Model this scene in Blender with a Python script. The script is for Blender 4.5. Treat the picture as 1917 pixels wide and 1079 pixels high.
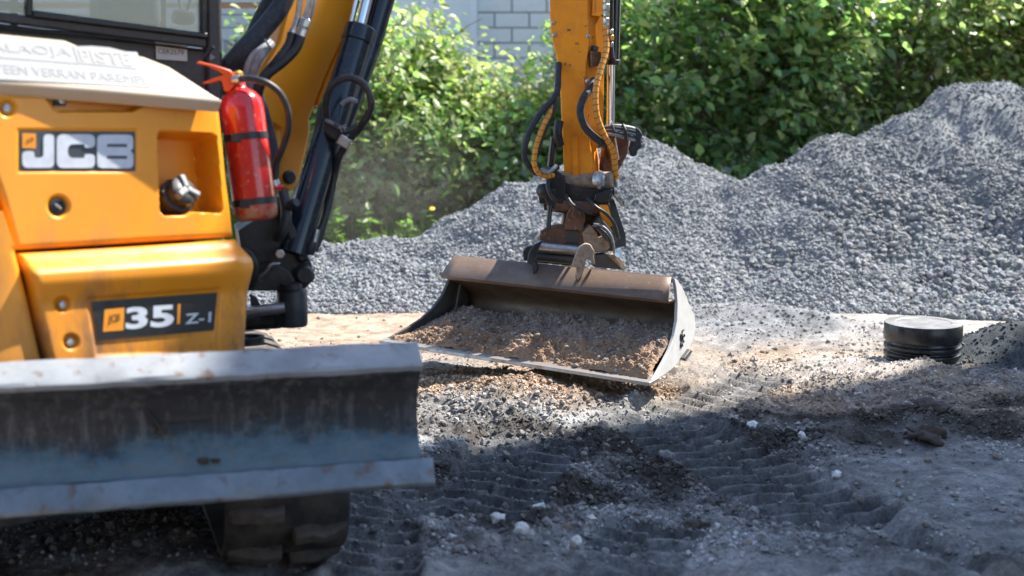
import bpy, bmesh, math, random
import numpy as np
from mathutils import Vector, Matrix
from mathutils.geometry import tessellate_polygon

random.seed(7)
RNG = np.random.default_rng(11)
for o in list(bpy.data.objects):
    bpy.data.objects.remove(o)
SC = bpy.context.scene
COL = SC.collection

# ------------------------------------------------------------------ camera
F, CX, CY, HOR, CAMH = 2634.0, 958.5, 539.5, 140.0, 1.70
PITCH = math.atan((CY - HOR) / F)
cam_d = bpy.data.cameras.new('camera')
cam_d.sensor_width = 36.0
cam_d.lens = F / 1917.0 * 36.0
cam_d.clip_start = 0.05
cam_d.clip_end = 3000.0
cam_d.dof.use_dof = True
cam_d.dof.focus_distance = 7.1
cam_d.dof.aperture_fstop = 1.8
cam_d.dof.aperture_blades = 9
cam = bpy.data.objects.new('camera', cam_d)
cam.location = (0, 0, CAMH)
cam.rotation_euler = (math.pi / 2 - PITCH, 0, 0)
COL.objects.link(cam)
SC.camera = cam

# ------------------------------------------------------------------ sky, sun, exposure
SUN = Vector((0.5275, 0.3426, 0.777)).normalized()          # towards the sun
world = bpy.data.worlds.new('World')
SC.world = world
world.use_nodes = True
wn = world.node_tree
wn.nodes.clear()
sky = wn.nodes.new('ShaderNodeTexSky')
sky.sky_type = 'NISHITA'
sky.sun_disc = False
sky.sun_elevation = math.asin(SUN.z)
sky.sun_rotation = math.atan2(SUN.x, SUN.y)
sky.air_density = 1.0
sky.dust_density = 0.5
sky.ozone_density = 0.6
bg = wn.nodes.new('ShaderNodeBackground')
bg.inputs['Strength'].default_value = 0.135
wo = wn.nodes.new('ShaderNodeOutputWorld')
wn.links.new(sky.outputs[0], bg.inputs[0])
wn.links.new(bg.outputs[0], wo.inputs[0])
sun_d = bpy.data.lights.new('sun', 'SUN')
sun_d.energy = 5.0
sun_d.angle = math.radians(0.6)
sun_d.color = (1.0, 0.95, 0.87)
sun = bpy.data.objects.new('sun', sun_d)
sun.rotation_euler = (-SUN).to_track_quat('-Z', 'Y').to_euler()
COL.objects.link(sun)
SC.view_settings.view_transform = 'Standard'
SC.view_settings.look = 'None'
SC.view_settings.exposure = 1.45
SC.view_settings.gamma = 1.0
SC.view_settings.use_curve_mapping = False
SC.render.engine = 'CYCLES'
SC.cycles.use_denoising = True
SC.cycles.max_bounces = 8
SC.cycles.transparent_max_bounces = 12
SC.cycles.caustics_reflective = False
SC.cycles.caustics_refractive = False

# ------------------------------------------------------------------ measuring helpers
FW = Vector((0, math.cos(PITCH), -math.sin(PITCH)))
UP = Vector((0, math.sin(PITCH), math.cos(PITCH)))
CAM = Vector((0, 0, CAMH))
def ray(x, y):
    return FW + Vector((1, 0, 0)) * ((x - CX) / F) - UP * ((y - CY) / F)
def P(x, y, D):                      # the point at distance D (world Y) that was measured at x, y
    r = ray(x, y)
    return CAM + r * (D / r.y)
def S(px, D):                        # size in metres of px at distance D
    return px * D / F
def NRM(yaw, tilt=0):
    a, b = math.radians(yaw), math.radians(tilt)
    return Vector((math.sin(a) * math.cos(b), -math.cos(a) * math.cos(b), math.sin(b)))
class Plane:
    def __init__(s, o, n): s.o, s.n = Vector(o), Vector(n).normalized()
    def hit(s, x, y, w=0.0):
        r = ray(x, y)
        t = (s.o - CAM).dot(s.n) / r.dot(s.n)
        return CAM + r * t + s.n * w
def ground_hit(x, y, z=0.0):
    r = ray(x, y)
    return CAM + r * ((z - CAMH) / r.z)

# ------------------------------------------------------------------ noise (numpy)
def _hash(ix, iy, seed):
    h = (ix.astype(np.int64) * 374761393 + iy.astype(np.int64) * 668265263 + seed * 974634777) & 0xFFFFFFFF
    h = ((h ^ (h >> 13)) * 1274126177) & 0xFFFFFFFF
    h = (h ^ (h >> 16)) & 0xFFFFFFFF
    return h / 4294967295.0
def vnoise(x, y, seed=0):
    x, y = np.asarray(x, float), np.asarray(y, float)
    ix, iy = np.floor(x), np.floor(y)
    fx, fy = x - ix, y - iy
    fx = fx * fx * fx * (fx * (fx * 6 - 15) + 10); fy = fy * fy * fy * (fy * (fy * 6 - 15) + 10)
    a = _hash(ix, iy, seed); b = _hash(ix + 1, iy, seed); c = _hash(ix, iy + 1, seed); d = _hash(ix + 1, iy + 1, seed)
    return ((a + (b - a) * fx) * (1 - fy) + (c + (d - c) * fx) * fy) * 2 - 1
def fbm(x, y, oct=4, seed=0, gain=0.5):
    s, a, f = 0, 1.0, 1.0
    for k in range(oct):
        s = s + a * vnoise(x * f + 17.3 * k, y * f - 9.1 * k, seed + k); a *= gain; f *= 2.03
    return s
def sstep(a, b, x):
    t = np.clip((x - a) / (b - a), 0, 1)
    return t * t * (3 - 2 * t)

# ------------------------------------------------------------------ materials
def new_mat(name):
    m = bpy.data.materials.new(name); m.use_nodes = True
    nt = m.node_tree; nt.nodes.clear()
    out = nt.nodes.new('ShaderNodeOutputMaterial')
    b = nt.nodes.new('ShaderNodeBsdfPrincipled')
    nt.links.new(b.outputs[0], out.inputs[0])
    return m, nt, b, out
def noise_node(nt, scale, detail=5, rough=0.6, vec=None, stretch=None):
    n = nt.nodes.new('ShaderNodeTexNoise')
    n.inputs['Scale'].default_value = scale; n.inputs['Detail'].default_value = detail; n.inputs['Roughness'].default_value = rough
    tc = nt.nodes.new('ShaderNodeTexCoord')
    src = tc.outputs['Object']
    if stretch:
        mp = nt.nodes.new('ShaderNodeMapping'); mp.inputs['Scale'].default_value = stretch
        nt.links.new(src, mp.inputs[0]); src = mp.outputs[0]
    nt.links.new(src, n.inputs['Vector'])
    return n
def ramp(nt, fac, stops):
    r = nt.nodes.new('ShaderNodeValToRGB')
    el = r.color_ramp.elements
    while len(el) > len(stops): el.remove(el[-1])
    while len(el) < len(stops): el.new(0.5)
    for e, (p, c) in zip(el, stops):
        e.position = p; e.color = (c[0], c[1], c[2], 1) if hasattr(c, '__len__') else (c, c, c, 1)
    nt.links.new(fac, r.inputs[0])
    return r
def mixc(nt, fac, a, b, mode='MIX'):
    m = nt.nodes.new('ShaderNodeMix'); m.data_type = 'RGBA'; m.blend_type = mode
    for sock, v in ((m.inputs[0], fac), (m.inputs[6], a), (m.inputs[7], b)):
        if isinstance(v, (int, float)): sock.default_value = v
        elif isinstance(v, tuple): sock.default_value = (v[0], v[1], v[2], 1)
        else: nt.links.new(v, sock)
    return m.outputs[2]
def bump(nt, b, height, strength=0.3, dist=0.01):
    n = nt.nodes.new('ShaderNodeBump'); n.inputs['Strength'].default_value = strength; n.inputs['Distance'].default_value = dist
    nt.links.new(height, n.inputs['Height']); nt.links.new(n.outputs[0], b.inputs['Normal'])
def MAT(name, c1, c2=None, scale=9, lo=0.45, hi=0.65, rough=0.5, rough2=None, metal=0.0, spots=None, spot_scale=60, spot_lo=0.62,
        spot_hi=0.7, bmp=0.0, bscale=120, bdist=0.004, coat=0.0, stretch=None, spec=0.5):
    m, nt, b, out = new_mat(name)
    col = None
    n1 = noise_node(nt, scale, 6, 0.65, stretch=stretch)
    f = ramp(nt, n1.outputs[0], [(lo, 0.0), (hi, 1.0)]).outputs[0]
    col = mixc(nt, f, c1, c2 if c2 else c1)
    if spots:
        n2 = noise_node(nt, spot_scale, 3, 0.6)
        f2 = ramp(nt, n2.outputs[0], [(spot_lo, 0.0), (spot_hi, 1.0)]).outputs[0]
        col = mixc(nt, f2, col, spots)
    nt.links.new(col, b.inputs['Base Color'])
    b.inputs['Metallic'].default_value = metal
    b.inputs['Specular IOR Level'].default_value = spec
    if rough2 is not None:
        rr = ramp(nt, n1.outputs[0], [(lo, rough), (hi, rough2)])
        nt.links.new(rr.outputs[0], b.inputs['Roughness'])
    else:
        b.inputs['Roughness'].default_value = rough
    if coat: b.inputs['Coat Weight'].default_value = coat; b.inputs['Coat Roughness'].default_value = 0.12
    if bmp:
        n3 = noise_node(nt, bscale, 4, 0.6)
        bump(nt, b, n3.outputs[0], bmp, bdist)
    return m

YEL, YEL_D = (0.90, 0.345, 0.010), (0.66, 0.25, 0.02)
M = {}
def grimy_paint(name, paint, paint2, grime, z0, z1, amount, streak=0.35):
    m, nt, b, out = new_mat(name)
    n1 = noise_node(nt, 3, 6, 0.65); n2 = noise_node(nt, 9, 7, 0.72, stretch=(1, 1, streak)); n3 = noise_node(nt, 70, 4, 0.65); n4 = noise_node(nt, 2.2, 4, 0.6)
    col = mixc(nt, ramp(nt, n1.outputs[0], [(0.35, 0.0), (0.7, 1.0)]).outputs[0], paint, paint2)
    tc = nt.nodes.new('ShaderNodeTexCoord'); sx = nt.nodes.new('ShaderNodeSeparateXYZ'); nt.links.new(tc.outputs['Object'], sx.inputs[0])
    mr = nt.nodes.new('ShaderNodeMapRange'); mr.inputs[1].default_value = z0; mr.inputs[2].default_value = z1; mr.inputs[3].default_value = 0.16; mr.inputs[4].default_value = -0.10
    nt.links.new(sx.outputs[2], mr.inputs[0])
    ad = nt.nodes.new('ShaderNodeMath'); ad.operation = 'ADD'; nt.links.new(n2.outputs[0], ad.inputs[0]); nt.links.new(mr.outputs[0], ad.inputs[1])
    ad2 = nt.nodes.new('ShaderNodeMath'); ad2.operation = 'MULTIPLY_ADD'; ad2.inputs[1].default_value = 0.5; nt.links.new(n4.outputs[0], ad2.inputs[0]); nt.links.new(ad.outputs[0], ad2.inputs[2])
    f = ramp(nt, ad2.outputs[0], [(0.74, 0.0), (1.0, amount)])
    col = mixc(nt, f.outputs[0], col, grime)
    f3 = ramp(nt, n3.outputs[0], [(0.66, 0.0), (0.76, 0.55)])
    col = mixc(nt, f3.outputs[0], col, (0.42, 0.25, 0.11))
    nt.links.new(col, b.inputs['Base Color'])
    nt.links.new(ramp(nt, ad2.outputs[0], [(0.6, 0.33), (1.0, 0.75)]).outputs[0], b.inputs['Roughness'])
    b.inputs['Coat Weight'].default_value = 0.15; b.inputs['Coat Roughness'].default_value = 0.25
    bump(nt, b, n1.outputs[0], 0.12, 0.01)
    return m
M['yellow'] = grimy_paint('yellow_paint', YEL, (0.84, 0.30, 0.012), (0.42, 0.20, 0.06), 1.0, 1.4, 0.6)
M['yellow_dirty'] = grimy_paint('dirty_yellow_paint', (0.86, 0.315, 0.008), (0.78, 0.27, 0.012), (0.24, 0.12, 0.05), 0.75, 1.25, 0.9)
M['yellow_worn'] = MAT('worn_yellow_paint', (0.88, 0.30, 0.006), (0.72, 0.235, 0.010), 12, 0.4, 0.7, 0.45, 0.6, spots=(0.05, 0.03, 0.02), spot_scale=26, spot_lo=0.66, spot_hi=0.71, bmp=0.10, bscale=150, bdist=0.002)
M['hood'] = MAT('glare_pale_hood_paint', (0.54, 0.45, 0.34), (0.54, 0.40, 0.24), 4, 0.4, 0.7, 0.3, 0.45, coat=0.4)  # yellow hood given a pale cream base, sun glare painted into the colour
M['white'] = MAT('white_vinyl', (0.27, 0.27, 0.272), (0.255, 0.255, 0.255), 14, 0.4, 0.7, 0.35)
M['grey_print'] = MAT('pale_grey_print', (0.215, 0.222, 0.225), rough=0.4)
M['pale_print'] = MAT('off_white_print', (0.255, 0.25, 0.235), rough=0.4)
M['plate'] = MAT('dusty_number_plate', (0.55, 0.52, 0.48), (0.48, 0.45, 0.41), 30, rough=0.5)
M['badge'] = MAT('dark_badge', (0.045, 0.05, 0.06), (0.07, 0.075, 0.08), 20, rough=0.35, rough2=0.5)
M['badge_black'] = MAT('black_badge', (0.008, 0.009, 0.011), (0.02, 0.018, 0.015), 25, rough=0.3, rough2=0.5)
M['silver_print'] = MAT('silver_lettering', (0.62, 0.66, 0.72), (0.52, 0.56, 0.62), 30, rough=0.4)
M['orange_print'] = MAT('orange_print', (0.85, 0.30, 0.01), rough=0.4)
M['dark_print'] = MAT('dark_print', (0.06, 0.04, 0.02), rough=0.5)
M['black'] = MAT('dusty_black_paint', (0.012, 0.013, 0.015), (0.055, 0.055, 0.055), 14, 0.45, 0.75, 0.38, 0.7, spots=(0.16, 0.14, 0.12), spot_scale=70, spot_lo=0.66, spot_hi=0.75)
M['cabgrey'] = MAT('dusty_cab_paint', (0.030, 0.029, 0.029), (0.085, 0.080, 0.075), 18, 0.42, 0.72, 0.45, 0.7, spots=(0.25, 0.22, 0.2), spot_scale=160, spot_lo=0.68, spot_hi=0.74)
M['cast'] = MAT('black_casting', (0.012, 0.015, 0.019), (0.045, 0.048, 0.05), 11, 0.4, 0.75, 0.35, 0.62, bmp=0.2, bscale=90, bdist=0.003, spots=(0.13, 0.12, 0.11), spot_scale=30, spot_lo=0.64, spot_hi=0.78)
M['cyl'] = MAT('glossy_black_cylinder', (0.008, 0.014, 0.022), (0.02, 0.026, 0.032), 16, 0.45, 0.75, 0.16, 0.35, spots=(0.15, 0.15, 0.15), spot_scale=90, spot_lo=0.7, spot_hi=0.75)
M['chrome'] = MAT('chrome_rod', (0.75, 0.76, 0.78), rough=0.09, metal=1.0)
M['steel'] = MAT('bare_steel', (0.50, 0.51, 0.53), (0.30, 0.28, 0.26), 40, 0.4, 0.7, 0.28, 0.5, metal=0.9)
M['hose'] = MAT('black_rubber_hose', (0.012, 0.013, 0.014), (0.035, 0.034, 0.032), 25, rough=0.42, rough2=0.6)
M['sleeve'] = MAT('woven_hose_sleeve', (0.014, 0.018, 0.026), (0.05, 0.055, 0.065), 60, rough=0.6, rough2=0.8, bmp=0.5, bscale=260, bdist=0.004)
M['dull_steel'] = MAT('dull_cap_metal', (0.16, 0.165, 0.17), (0.08, 0.08, 0.08), 30, rough=0.35)
M['greyhose'] = MAT('dusty_grey_hose', (0.20, 0.21, 0.22), (0.34, 0.34, 0.33), 30, rough=0.5)
M['yhose'] = MAT('yellow_spiral_guard', (0.72, 0.30, 0.03), (0.58, 0.24, 0.04), 30, rough=0.5)
M['red'] = MAT('red_enamel', (0.55, 0.012, 0.008), (0.48, 0.02, 0.012), 12, rough=0.22, rough2=0.35, spots=(0.42, 0.22, 0.14), spot_scale=48, spot_lo=0.62, spot_hi=0.72, coat=0.5)
M['red_dirty'] = MAT('muddy_red_enamel', (0.45, 0.016, 0.01), (0.36, 0.20, 0.11), 26, 0.42, 0.55, 0.4, 0.8)
M['redplastic'] = MAT('orange_red_plastic', (0.75, 0.09, 0.012), rough=0.4)
M['brass'] = MAT('brass', (0.75, 0.42, 0.10), rough=0.35, metal=0.8)
M['rust'] = MAT('rusty_casting', (0.16, 0.075, 0.04), (0.09, 0.05, 0.035), 22, 0.4, 0.65, 0.75, 0.9, spots=(0.32, 0.24, 0.17), spot_scale=40, spot_lo=0.6, spot_hi=0.75, bmp=0.35, bscale=110, bdist=0.004)
M['tan'] = MAT('dusty_tan_casting', (0.36, 0.28, 0.21), (0.22, 0.15, 0.10), 30, 0.42, 0.65, 0.8, 0.9, bmp=0.3, bscale=110, bdist=0.004)
M['bucket_in'] = MAT('worn_brown_bucket_steel', (0.17, 0.115, 0.08), (0.10, 0.068, 0.05), 9, 0.4, 0.7, 0.45, 0.65, metal=0.25, spots=(0.26, 0.2, 0.15), spot_scale=50, spot_lo=0.62, spot_hi=0.8, bmp=0.12, bscale=80, bdist=0.003, stretch=(0.5, 1, 2))
M['bucket_side'] = MAT('dusty_grey_bucket_plate', (0.50, 0.49, 0.475), (0.40, 0.39, 0.37), 8, 0.4, 0.7, 0.6, 0.75, bmp=0.08, bscale=90, bdist=0.002)
M['bucket_dark'] = MAT('dark_bucket_plate', (0.05, 0.05, 0.05), (0.10, 0.085, 0.07), 10, 0.4, 0.7, 0.5, 0.7, metal=0.2, bmp=0.1, bscale=90)
M['edge_steel'] = MAT('polished_cutting_edge', (0.42, 0.39, 0.36), (0.26, 0.20, 0.16), 18, 0.4, 0.7, 0.35, 0.55, metal=0.6)
M['rubber'] = MAT('dusty_track_rubber', (0.018, 0.017, 0.016), (0.10, 0.085, 0.072), 9, 0.4, 0.75, 0.7, 0.9, bmp=0.3, bscale=70, bdist=0.004)
M['lug'] = MAT('dusty_rubber_lug', (0.085, 0.072, 0.06), (0.03, 0.028, 0.026), 14, 0.45, 0.7, 0.75, 0.9, bmp=0.3, bscale=70, bdist=0.004)
M['plastic'] = MAT('black_plastic_pipe', (0.012, 0.014, 0.017), (0.04, 0.036, 0.032), 12, 0.45, 0.75, 0.25, 0.5, spots=(0.12, 0.10, 0.085), spot_scale=50, spot_lo=0.68, spot_hi=0.78)
M['lid'] = MAT('sandy_pipe_cover', (0.42, 0.38, 0.33), (0.34, 0.29, 0.24), 20, 0.4, 0.7, 0.85, spots=(0.12, 0.1, 0.09), spot_scale=60, spot_lo=0.68, spot_hi=0.74, bmp=0.3, bscale=150)
M['piperim'] = MAT('dusty_pipe_rim', (0.26, 0.25, 0.24), (0.08, 0.08, 0.08), 9, 0.4, 0.7, 0.35, 0.5)
M['block'] = MAT('pale_concrete_block', (0.80, 0.81, 0.82), (0.74, 0.75, 0.765), 5, rough=0.9, bmp=0.2, bscale=90)
M['mortar'] = MAT('grey_mortar', (0.36, 0.37, 0.38), rough=0.95)
M['render'] = MAT('pale_blue_render', (0.72, 0.78, 0.82), (0.69, 0.75, 0.79), 3, rough=0.9)
M['plank'] = MAT('grey_plank', (0.46, 0.50, 0.54), (0.40, 0.44, 0.47), 5, rough=0.8, stretch=(0.3, 1, 6))
M['oplank'] = MAT('orange_wood_plank', (0.52, 0.24, 0.10), (0.42, 0.19, 0.08), 5, rough=0.7, stretch=(0.3, 1, 6))
M['bark'] = MAT('shrub_bark', (0.10, 0.07, 0.055), (0.16, 0.12, 0.10), 20, rough=0.9, bmp=0.3)
M['signblue'] = MAT('blue_sign', (0.10, 0.22, 0.42), rough=0.5)
M['timber'] = MAT('painted_siding', (0.50, 0.52, 0.54), (0.45, 0.47, 0.49), 4, rough=0.8)
M['roof'] = MAT('dark_roofing', (0.06, 0.06, 0.065), rough=0.85)
M['rockwhite'] = MAT('white_lump', (0.66, 0.66, 0.64), (0.50, 0.50, 0.48), 30, rough=0.9, bmp=0.4, bscale=80)
M['rockgrey'] = MAT('grey_rock', (0.20, 0.20, 0.20), (0.14, 0.14, 0.145), 25, rough=0.9, bmp=0.4, bscale=80)
M['clod'] = MAT('dark_soil_clod', (0.045, 0.034, 0.027), (0.075, 0.055, 0.042), 30, rough=0.95, bmp=0.6, bscale=60)
M['seat'] = MAT('grey_seat_fabric', (0.10, 0.12, 0.14), (0.14, 0.16, 0.18), 30, rough=0.85)
M['dandelion'] = MAT('yellow_petals', (0.80, 0.55, 0.02), rough=0.7)

def steel_blade():
    m, nt, b, out = new_mat('worn_blade_steel')
    n1 = noise_node(nt, 4.5, 7, 0.7, stretch=(1, 1, 2.2))
    n2 = noise_node(nt, 26, 6, 0.75)
    n4 = noise_node(nt, 30, 5, 0.7, stretch=(1, 1, 0.12))
    tc = nt.nodes.new('ShaderNodeTexCoord'); sx = nt.nodes.new('ShaderNodeSeparateXYZ'); nt.links.new(tc.outputs['Object'], sx.inputs[0])
    mr = nt.nodes.new('ShaderNodeMapRange'); mr.inputs[1].default_value = 0.56; mr.inputs[2].default_value = 0.82
    nt.links.new(sx.outputs[2], mr.inputs[0])
    ad = nt.nodes.new('ShaderNodeMath'); ad.operation = 'MULTIPLY_ADD'; ad.inputs[1].default_value = 1.1; nt.links.new(n1.outputs[0], ad.inputs[0]); nt.links.new(mr.outputs[0], ad.inputs[2])
    # scoured bare steel low on the face, rust and old paint above
    base = ramp(nt, ad.outputs[0], [(0.50, (0.11, 0.17, 0.20)), (0.70, (0.055, 0.11, 0.145)), (0.80, (0.026, 0.042, 0.055)), (0.92, (0.020, 0.027, 0.034)), (1.0, (0.034, 0.034, 0.036))]).outputs[0]
    f = ramp(nt, n2.outputs[0], [(0.55, 0.0), (0.74, 1.0)]).outputs[0]
    col = mixc(nt, f, base, (0.16, 0.135, 0.115))
    f4 = ramp(nt, n4.outputs[0], [(0.50, 0.0), (0.72, 0.65)]).outputs[0]
    col = mixc(nt, f4, col, (0.15, 0.16, 0.165))
    nt.links.new(col, b.inputs['Base Color'])
    b.inputs['Metallic'].default_value = 0.1
    rr = ramp(nt, n2.outputs[0], [(0.35, 0.5), (0.7, 0.8)])
    nt.links.new(rr.outputs[0], b.inputs['Roughness'])
    bump(nt, b, n2.outputs[0], 0.35, 0.005)
    return m
M['blade'] = steel_blade()
M['blade_scraped'] = MAT('scraped_blade_steel', (0.22, 0.30, 0.34), (0.12, 0.18, 0.22), 9, 0.38, 0.66, 0.32, 0.5, metal=0.7, spots=(0.2, 0.15, 0.12), spot_scale=30, spot_lo=0.63, spot_hi=0.75, stretch=(0.6, 0.6, 2))
M['blade_edge'] = MAT('grey_blade_edge', (0.20, 0.235, 0.26), (0.11, 0.14, 0.16), 6, 0.4, 0.7, 0.42, 0.6, metal=0.5, spots=(0.15, 0.11, 0.09), spot_scale=18, spot_lo=0.58, spot_hi=0.72, bmp=0.2, bscale=60)
M['blade_top'] = MAT('dusty_blade_top', (0.30, 0.32, 0.335), (0.19, 0.20, 0.21), 7, 0.4, 0.7, 0.5, 0.7, spots=(0.17, 0.12, 0.09), spot_scale=22, spot_lo=0.60, spot_hi=0.72)

def glass():
    m, nt, b, out = new_mat('dusty_cab_glass')
    nt.nodes.remove(b)
    tr = nt.nodes.new('ShaderNodeBsdfTransparent'); tr.inputs[0].default_value = (0.72, 0.78, 0.80, 1)
    gl = nt.nodes.new('ShaderNodeBsdfGlossy'); gl.inputs['Roughness'].default_value = 0.05
    df = nt.nodes.new('ShaderNodeBsdfDiffuse'); df.inputs[0].default_value = (0.45, 0.47, 0.48, 1)
    fr = nt.nodes.new('ShaderNodeFresnel'); fr.inputs[0].default_value = 1.9
    m1 = nt.nodes.new('ShaderNodeMixShader'); m2 = nt.nodes.new('ShaderNodeMixShader'); m2.inputs[0].default_value = 0.22
    nt.links.new(fr.outputs[0], m1.inputs[0]); nt.links.new(tr.outputs[0], m1.inputs[1]); nt.links.new(gl.outputs[0], m1.inputs[2])
    nt.links.new(m1.outputs[0], m2.inputs[1]); nt.links.new(df.outputs[0], m2.inputs[2])
    nt.links.new(m2.outputs[0], out.inputs[0])
    return m
M['glass'] = glass()

def attr_mat(name, rough=0.9, bstr=0.0, bscale=140, bdist=0.004, var=0.25, vscale=40, spec=0.3):
    m, nt, b, out = new_mat(name)
    at = nt.nodes.new('ShaderNodeAttribute'); at.attribute_name = 'tint'
    n = noise_node(nt, vscale, 6, 0.7)
    v = ramp(nt, n.outputs[0], [(0.3, 1 - var), (0.7, 1 + var)]).outputs[0]
    col = mixc(nt, 1.0, at.outputs[0], v, 'MULTIPLY')
    nt.links.new(col, b.inputs['Base Color'])
    b.inputs['Roughness'].default_value = rough
    b.inputs['Specular IOR Level'].default_value = spec
    if bstr:
        n2 = noise_node(nt, bscale, 6, 0.75); bump(nt, b, n2.outputs[0], bstr, bdist)
    return m
M['ground'] = attr_mat('bare_earth', 0.95, 1.0, 90, 0.02, 0.42, 55, 0.15)
M['pile'] = attr_mat('gravel_fines', 0.95, 0.8, 70, 0.02, 0.25, 24, 0.15)
M['stones'] = attr_mat('crushed_stone', 0.85, 0.0, var=0.15, vscale=60, spec=0.25)
M['soil'] = attr_mat('bucket_soil', 0.95, 0.7, 110, 0.010, 0.3, 40, 0.15)

def stone_single(name, cols):
    m, nt, b, out = new_mat(name)
    oi = nt.nodes.new('ShaderNodeObjectInfo')
    r = ramp(nt, oi.outputs['Random'], [(i / (len(cols) - 1), c) for i, c in enumerate(cols)])
    n = noise_node(nt, 60, 4, 0.6); v = ramp(nt, n.outputs[0], [(0.3, 0.8), (0.7, 1.2)]).outputs[0]
    nt.links.new(mixc(nt, 1.0, r.outputs[0], v, 'MULTIPLY'), b.inputs['Base Color'])
    b.inputs['Roughness'].default_value = 0.85
    return m
M['stone_grey'] = stone_single('grey_stone', [(0.17, 0.18, 0.19), (0.25, 0.255, 0.26), (0.21, 0.21, 0.21), (0.30, 0.30, 0.295)])
M['stone_tan'] = stone_single('brown_stone', [(0.20, 0.165, 0.135), (0.27, 0.24, 0.21), (0.15, 0.13, 0.115), (0.36, 0.33, 0.30)])

def leaf_mat(name):
    m, nt, b, out = new_mat(name)
    at = nt.nodes.new('ShaderNodeAttribute'); at.attribute_name = 'tint'
    nt.links.new(at.outputs[0], b.inputs['Base Color'])
    b.inputs['Roughness'].default_value = 0.36
    b.inputs['Specular IOR Level'].default_value = 0.55
    tl = nt.nodes.new('ShaderNodeBsdfTranslucent')
    c2 = mixc(nt, 1.0, at.outputs[0], (1.18, 1.42, 0.85), 'MULTIPLY')
    nt.links.new(c2, tl.inputs[0])
    mx = nt.nodes.new('ShaderNodeMixShader'); mx.inputs[0].default_value = 0.55
    nt.links.new(b.outputs[0], mx.inputs[1]); nt.links.new(tl.outputs[0], mx.inputs[2]); nt.links.new(mx.outputs[0], out.inputs[0])
    return m
M['leaf'] = leaf_mat('leaf')
M['grass'] = leaf_mat('grass_blade')

# ------------------------------------------------------------------ objects
def link(o, parent=None):
    COL.objects.link(o)
    if parent is not None:
        o.parent = parent
        root = parent
        o.matrix_parent_inverse = Matrix.Translation(-_world(parent))
    return o
def _world(o):
    v = Vector((0, 0, 0))
    # every parent is an Empty or a mesh with a plain location and a translation inverse
    if o.parent is None: return Vector(o.location)
    return Vector(o.location)
def tag(o, label=None, cat=None, group=None, kind=None):
    if label: o['label'] = label
    if cat: o['category'] = cat
    if group: o['group'] = group
    if kind: o['kind'] = kind
    return o
def empty(name, loc, label=None, cat=None, group=None):
    o = bpy.data.objects.new(name, None); o.location = loc; o.empty_display_size = 0.2
    COL.objects.link(o)
    return tag(o, label, cat, group)

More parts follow.
